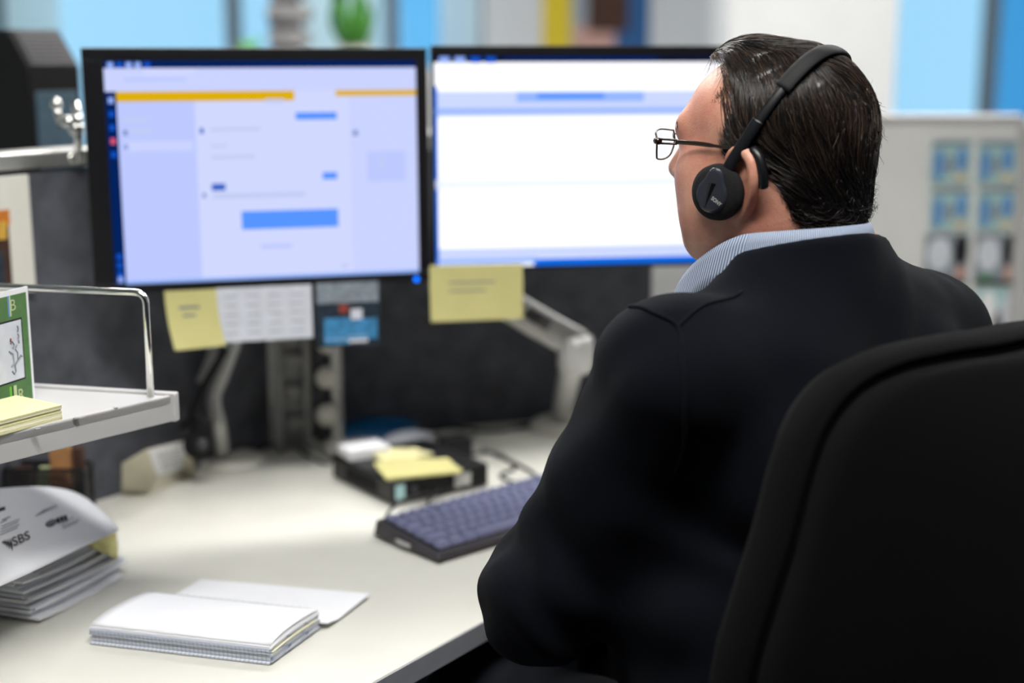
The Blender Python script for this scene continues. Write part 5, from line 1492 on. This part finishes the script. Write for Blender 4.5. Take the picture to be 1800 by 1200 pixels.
wb(MB().tube([hp(*p) for p in ((-.011, .117, .042), (-.005, .121, .0455), (.005, .121, .0455), (.011, .117, .042))], .0011, 8), 'bridge', 'gunmetal', gl, smooth=True)

# ================================================================== HEADSET WORN BY THE MAN
hs_ = thing('headphones', 'black on-ear headset with foam pads worn by the man', 'headset', hp(-.09, .02, 0))
y0h, z0h, y1h, z1h, ah = .024, -.004, -.058, .1350, .0920
def band(t, dr=0.0):     # t: -90 (left) .. 90 (right) degrees
    a = math.radians(t); c = math.cos(a); s = math.sin(a)
    x = (ah + dr) * math.copysign(abs(s) ** .78, s); k = abs(c) ** .86
    return hp(x, lerp(y0h, y1h, k), lerp(z0h, z1h + dr, k))
def bandpart(name, t0, t1, r, flat, m, dr=0, n=28):
    pth = [band(lerp(t0, t1, i / n), dr) for i in range(n + 1)]
    rr = [r] * (n + 1)
    side = (MHd.to_3x3() @ Vector((0, .9, .42))).normalized()
    return wb(MB().tube(pth, rr, 12, flat=flat, up=side), name, m, hs_, smooth=True)
bandpart('headband', -46, 46, .0088, .30, 'black_matte', .001, 44)
for s in (-1, 1):
    bandpart('slider', s * 44, s * 66, .0052, .34, 'black_plastic', 0)
    bandpart('earpiece_arm', s * 63, s * 86.5, .0066, .42, 'black_plastic', .0008)
    Rn = (MHd.to_3x3() @ Matrix.Rotation(s * math.radians(90), 3, 'Y') @ Matrix.Rotation(math.radians(-4), 3, 'X'))
    ctr = hp(s * .0880, .0225, -.006)
    # local z of the lathe points outwards
    wb(MB().lathe([(.004, -.010), (.019, -.010), (.0265, -.007), (.0290, -.001), (.0280, .006), (.0225, .0105), (.012, .012)], 40, Rn, ctr), 'foam_pad', 'black_foam', hs_, smooth=True)
    # teardrop plate
    ring = []
    for k in range(40):
        a = k * 2 * math.pi / 40; r = .0185 if math.cos(a) < .72 else .0185 + .010 * ((math.cos(a) - .72) / .28) ** 2
        ring.append((r * math.cos(a), r * math.sin(a) * (.93 if s else 1)))
    upv = MHd.to_3x3() @ Vector((0, -.17, .985)); outv = MHd.to_3x3() @ Vector((s, -.02, 0)); sidev = upv.cross(outv).normalized()
    c2 = hp(s * .0995, .0235, -.008)
    rings = []
    for o_, sc_ in ((-.004, .97), (.001, 1.0), (.0025, .96), (.0032, .80), (.0034, .3)):
        rings.append([c2 + upv * (p * sc_) + sidev * (q * sc_) + outv * o_ for p, q in ring])
    plate = wb(MB().loft(rings), 'ear_plate', 'plate_plastic', hs_, smooth=True)
    if s == -1:
        # raised wedge and lettering on the left plate; image-right is -sidev
        rt = sidev if sidev.dot(Vector((1, 0, 0))) > 0 else -sidev
        def pl_(a, b, o): return c2 + rt * a + upv * b + outv * o
        wb(MB().add([pl_(-.0045, .0125, .0036), pl_(.0035, .0125, .0036), pl_(-.0045, -.0155, .0034), pl_(-.0005, .0125, .0062)], [(0, 3, 2), (3, 1, 2), (0, 1, 3)]), 'raised_wedge', 'black_plastic', plate)
        vs, fs = text_geo('SONY', 1.0, bold=.02); w_ = max(v.x for v in vs)
        tx = (rt * math.cos(-.42) + upv * math.sin(-.42)); ty = (upv * math.cos(.42) + rt * math.sin(.42))
        wb(MB().add([pl_(.0010, -.0038, .0038) + tx * (v.x / w_ * .0125) + ty * (v.y * .0040 / .72) for v in vs], fs), 'lettering', 'silver_paint', plate)
ha = [(-.0795, 0.0080, .040), (-.0835, -0.0060, .0405), (-.0885, -0.0200, .032), (-.0895, -0.0260, .016), (-.087, -0.0265, .000)]
t = thing('hearing_aid', "small black hearing aid hooked behind the man's left ear", 'hearing aid', hp(-.088, -.034, .01))
pts = smooth_path([hp(*p) for p in ha], 6)
wb(MB().tube(pts[:9], [.0016] * 9, 8), 'ear_hook', 'gunmetal', t, smooth=True)
wb(MB().tube(pts[8:], [.003] + [.0052] * (len(pts) - 10) + [.003], 12), 'hearing_aid_body', 'black_plastic', t, smooth=True)

# ================================================================== OFFICE CHAIR
PC = math.radians(34)
CO = NO + Matrix.Rotation(PC, 3, 'Z') @ Vector((-.008, -.235, 0)); CO.z = 0     # foot of the backrest plane
ch = thing('office_chair', 'black fabric office chair the man sits on, tall rounded backrest', 'chair', CO, PC)
prof = [(0, 1.150), (.06, 1.150), (.12, 1.144), (.165, 1.127), (.196, 1.095), (.215, 1.05), (.232, .99), (.250, .93), (.264, .87), (.268, .80), (.262, .73), (.245, .67), (.21, .625), (.15, .605), (0, .600)]
outl = smooth_path([(a, 0, b) for a, b in prof], 5)
outl = outl + [Vector((-p.x, 0, p.z)) for p in outl[-2:0:-1]]
zc_ = .88
def curve_y(x, z): return .9 * x * x + .10 * (z - .85) ** 2 * 2 - .02
def layer(scale, y, inset=0.0):
    out = []
    for p in outl:
        r = math.hypot(p.x, p.z - zc_); f = (r - inset) / r * scale
        q = Vector((p.x * f, 0, zc_ + (p.z - zc_) * f)); out.append(Vector((q.x, y + curve_y(q.x, q.z), q.z)))
    return out
MB().loft([layer(1, .060, .09), layer(1, .058, .035), layer(1, .045, .010), layer(1, .026, .0), layer(1, .006, .0015), layer(1, -.003, .006), layer(1, -.004, .010), layer(1, .004, .015), layer(1, .012, .03)]).build('backrest_cushion', 'chair_fabric', ch, smooth=True)
MB().loft([layer(1, .010, .022), layer(1, -.006, .0175), layer(1, -.016, .0170), layer(1, -.0225, .0190), layer(1, -.0255, .0235), layer(1, -.027, .030), layer(1, -.030, .045), layer(1, -.034, .09), layer(1, -.036, .15), layer(.02, -.037, .15)]).build('backrest_shell', 'chair_fabric', ch, smooth=True)
bp_ = MB().tube(layer(1, .000, .0165), .002, 8, closed=True).build('piping', 'chair_fabric', ch, smooth=True)
# seat
so_ = [( -.25, .02), (-.255, .20), (-.25, .40), (-.21, .47), (0, .49), (.21, .47), (.25, .40), (.255, .20), (.25, .02), (.18, -.02), (0, -.025), (-.18, -.02)]
so_ = smooth_path([(a, b + .06, 0) for a, b in so_ + so_[:1]], 5)[:-1]
def sl_(s, z): return [Vector((p.x * s, .29 + (p.y - .29) * s, z)) for p in so_]
MB().loft([sl_(.92, .405), sl_(.99, .415), sl_(1, .44), sl_(.99, .468), sl_(.94, .482), sl_(.6, .484), sl_(.02, .482)]).build('seat', 'chair_fabric', ch, smooth=True)
MB().tube(smooth_path([(0, -.035, .80), (0, -.05, .66), (0, -.01, .50), (0, .07, .41), (0, .20, .395)], 6), .028, 10, flat=.5, up=(1, 0, 0)).build('backrest_bracket', 'chair_plastic', ch, smooth=True)
MB().box((0, .26, .385), (.16, .22, .04)).build('tilt_mechanism', 'chair_plastic', ch, bevel=.01)
MB().lathe([(.03, .10), (.03, .24), (.02, .241), (.02, .38)], 20, c=(0, .26, 0)).build('gas_column', 'black_plastic', ch, smooth=True)
for i in range(5):
    a = i * 2 * math.pi / 5 + .3; d = Vector((math.cos(a), math.sin(a), 0)); c = Vector((0, .26, 0))
    lg = MB().tube([c + d * .02 + Vector((0, 0, .125)), c + d * .15 + Vector((0, 0, .105)), c + d * .30 + Vector((0, 0, .075))], [.026, .022, .017], 10, flat=1.3).build('base_leg', 'chair_plastic', ch, smooth=True)
    R_ = Matrix.Rotation(a, 3, 'Z') @ Matrix.Rotation(math.pi / 2, 3, 'X')
    MB().lathe([(.012, -.022), (.026, -.02), (.028, -.012), (.028, .012), (.026, .02), (.012, .022)], 18, R_, c + d * .30 + Vector((0, 0, .029))).build('caster', 'black_plastic', lg, smooth=True)
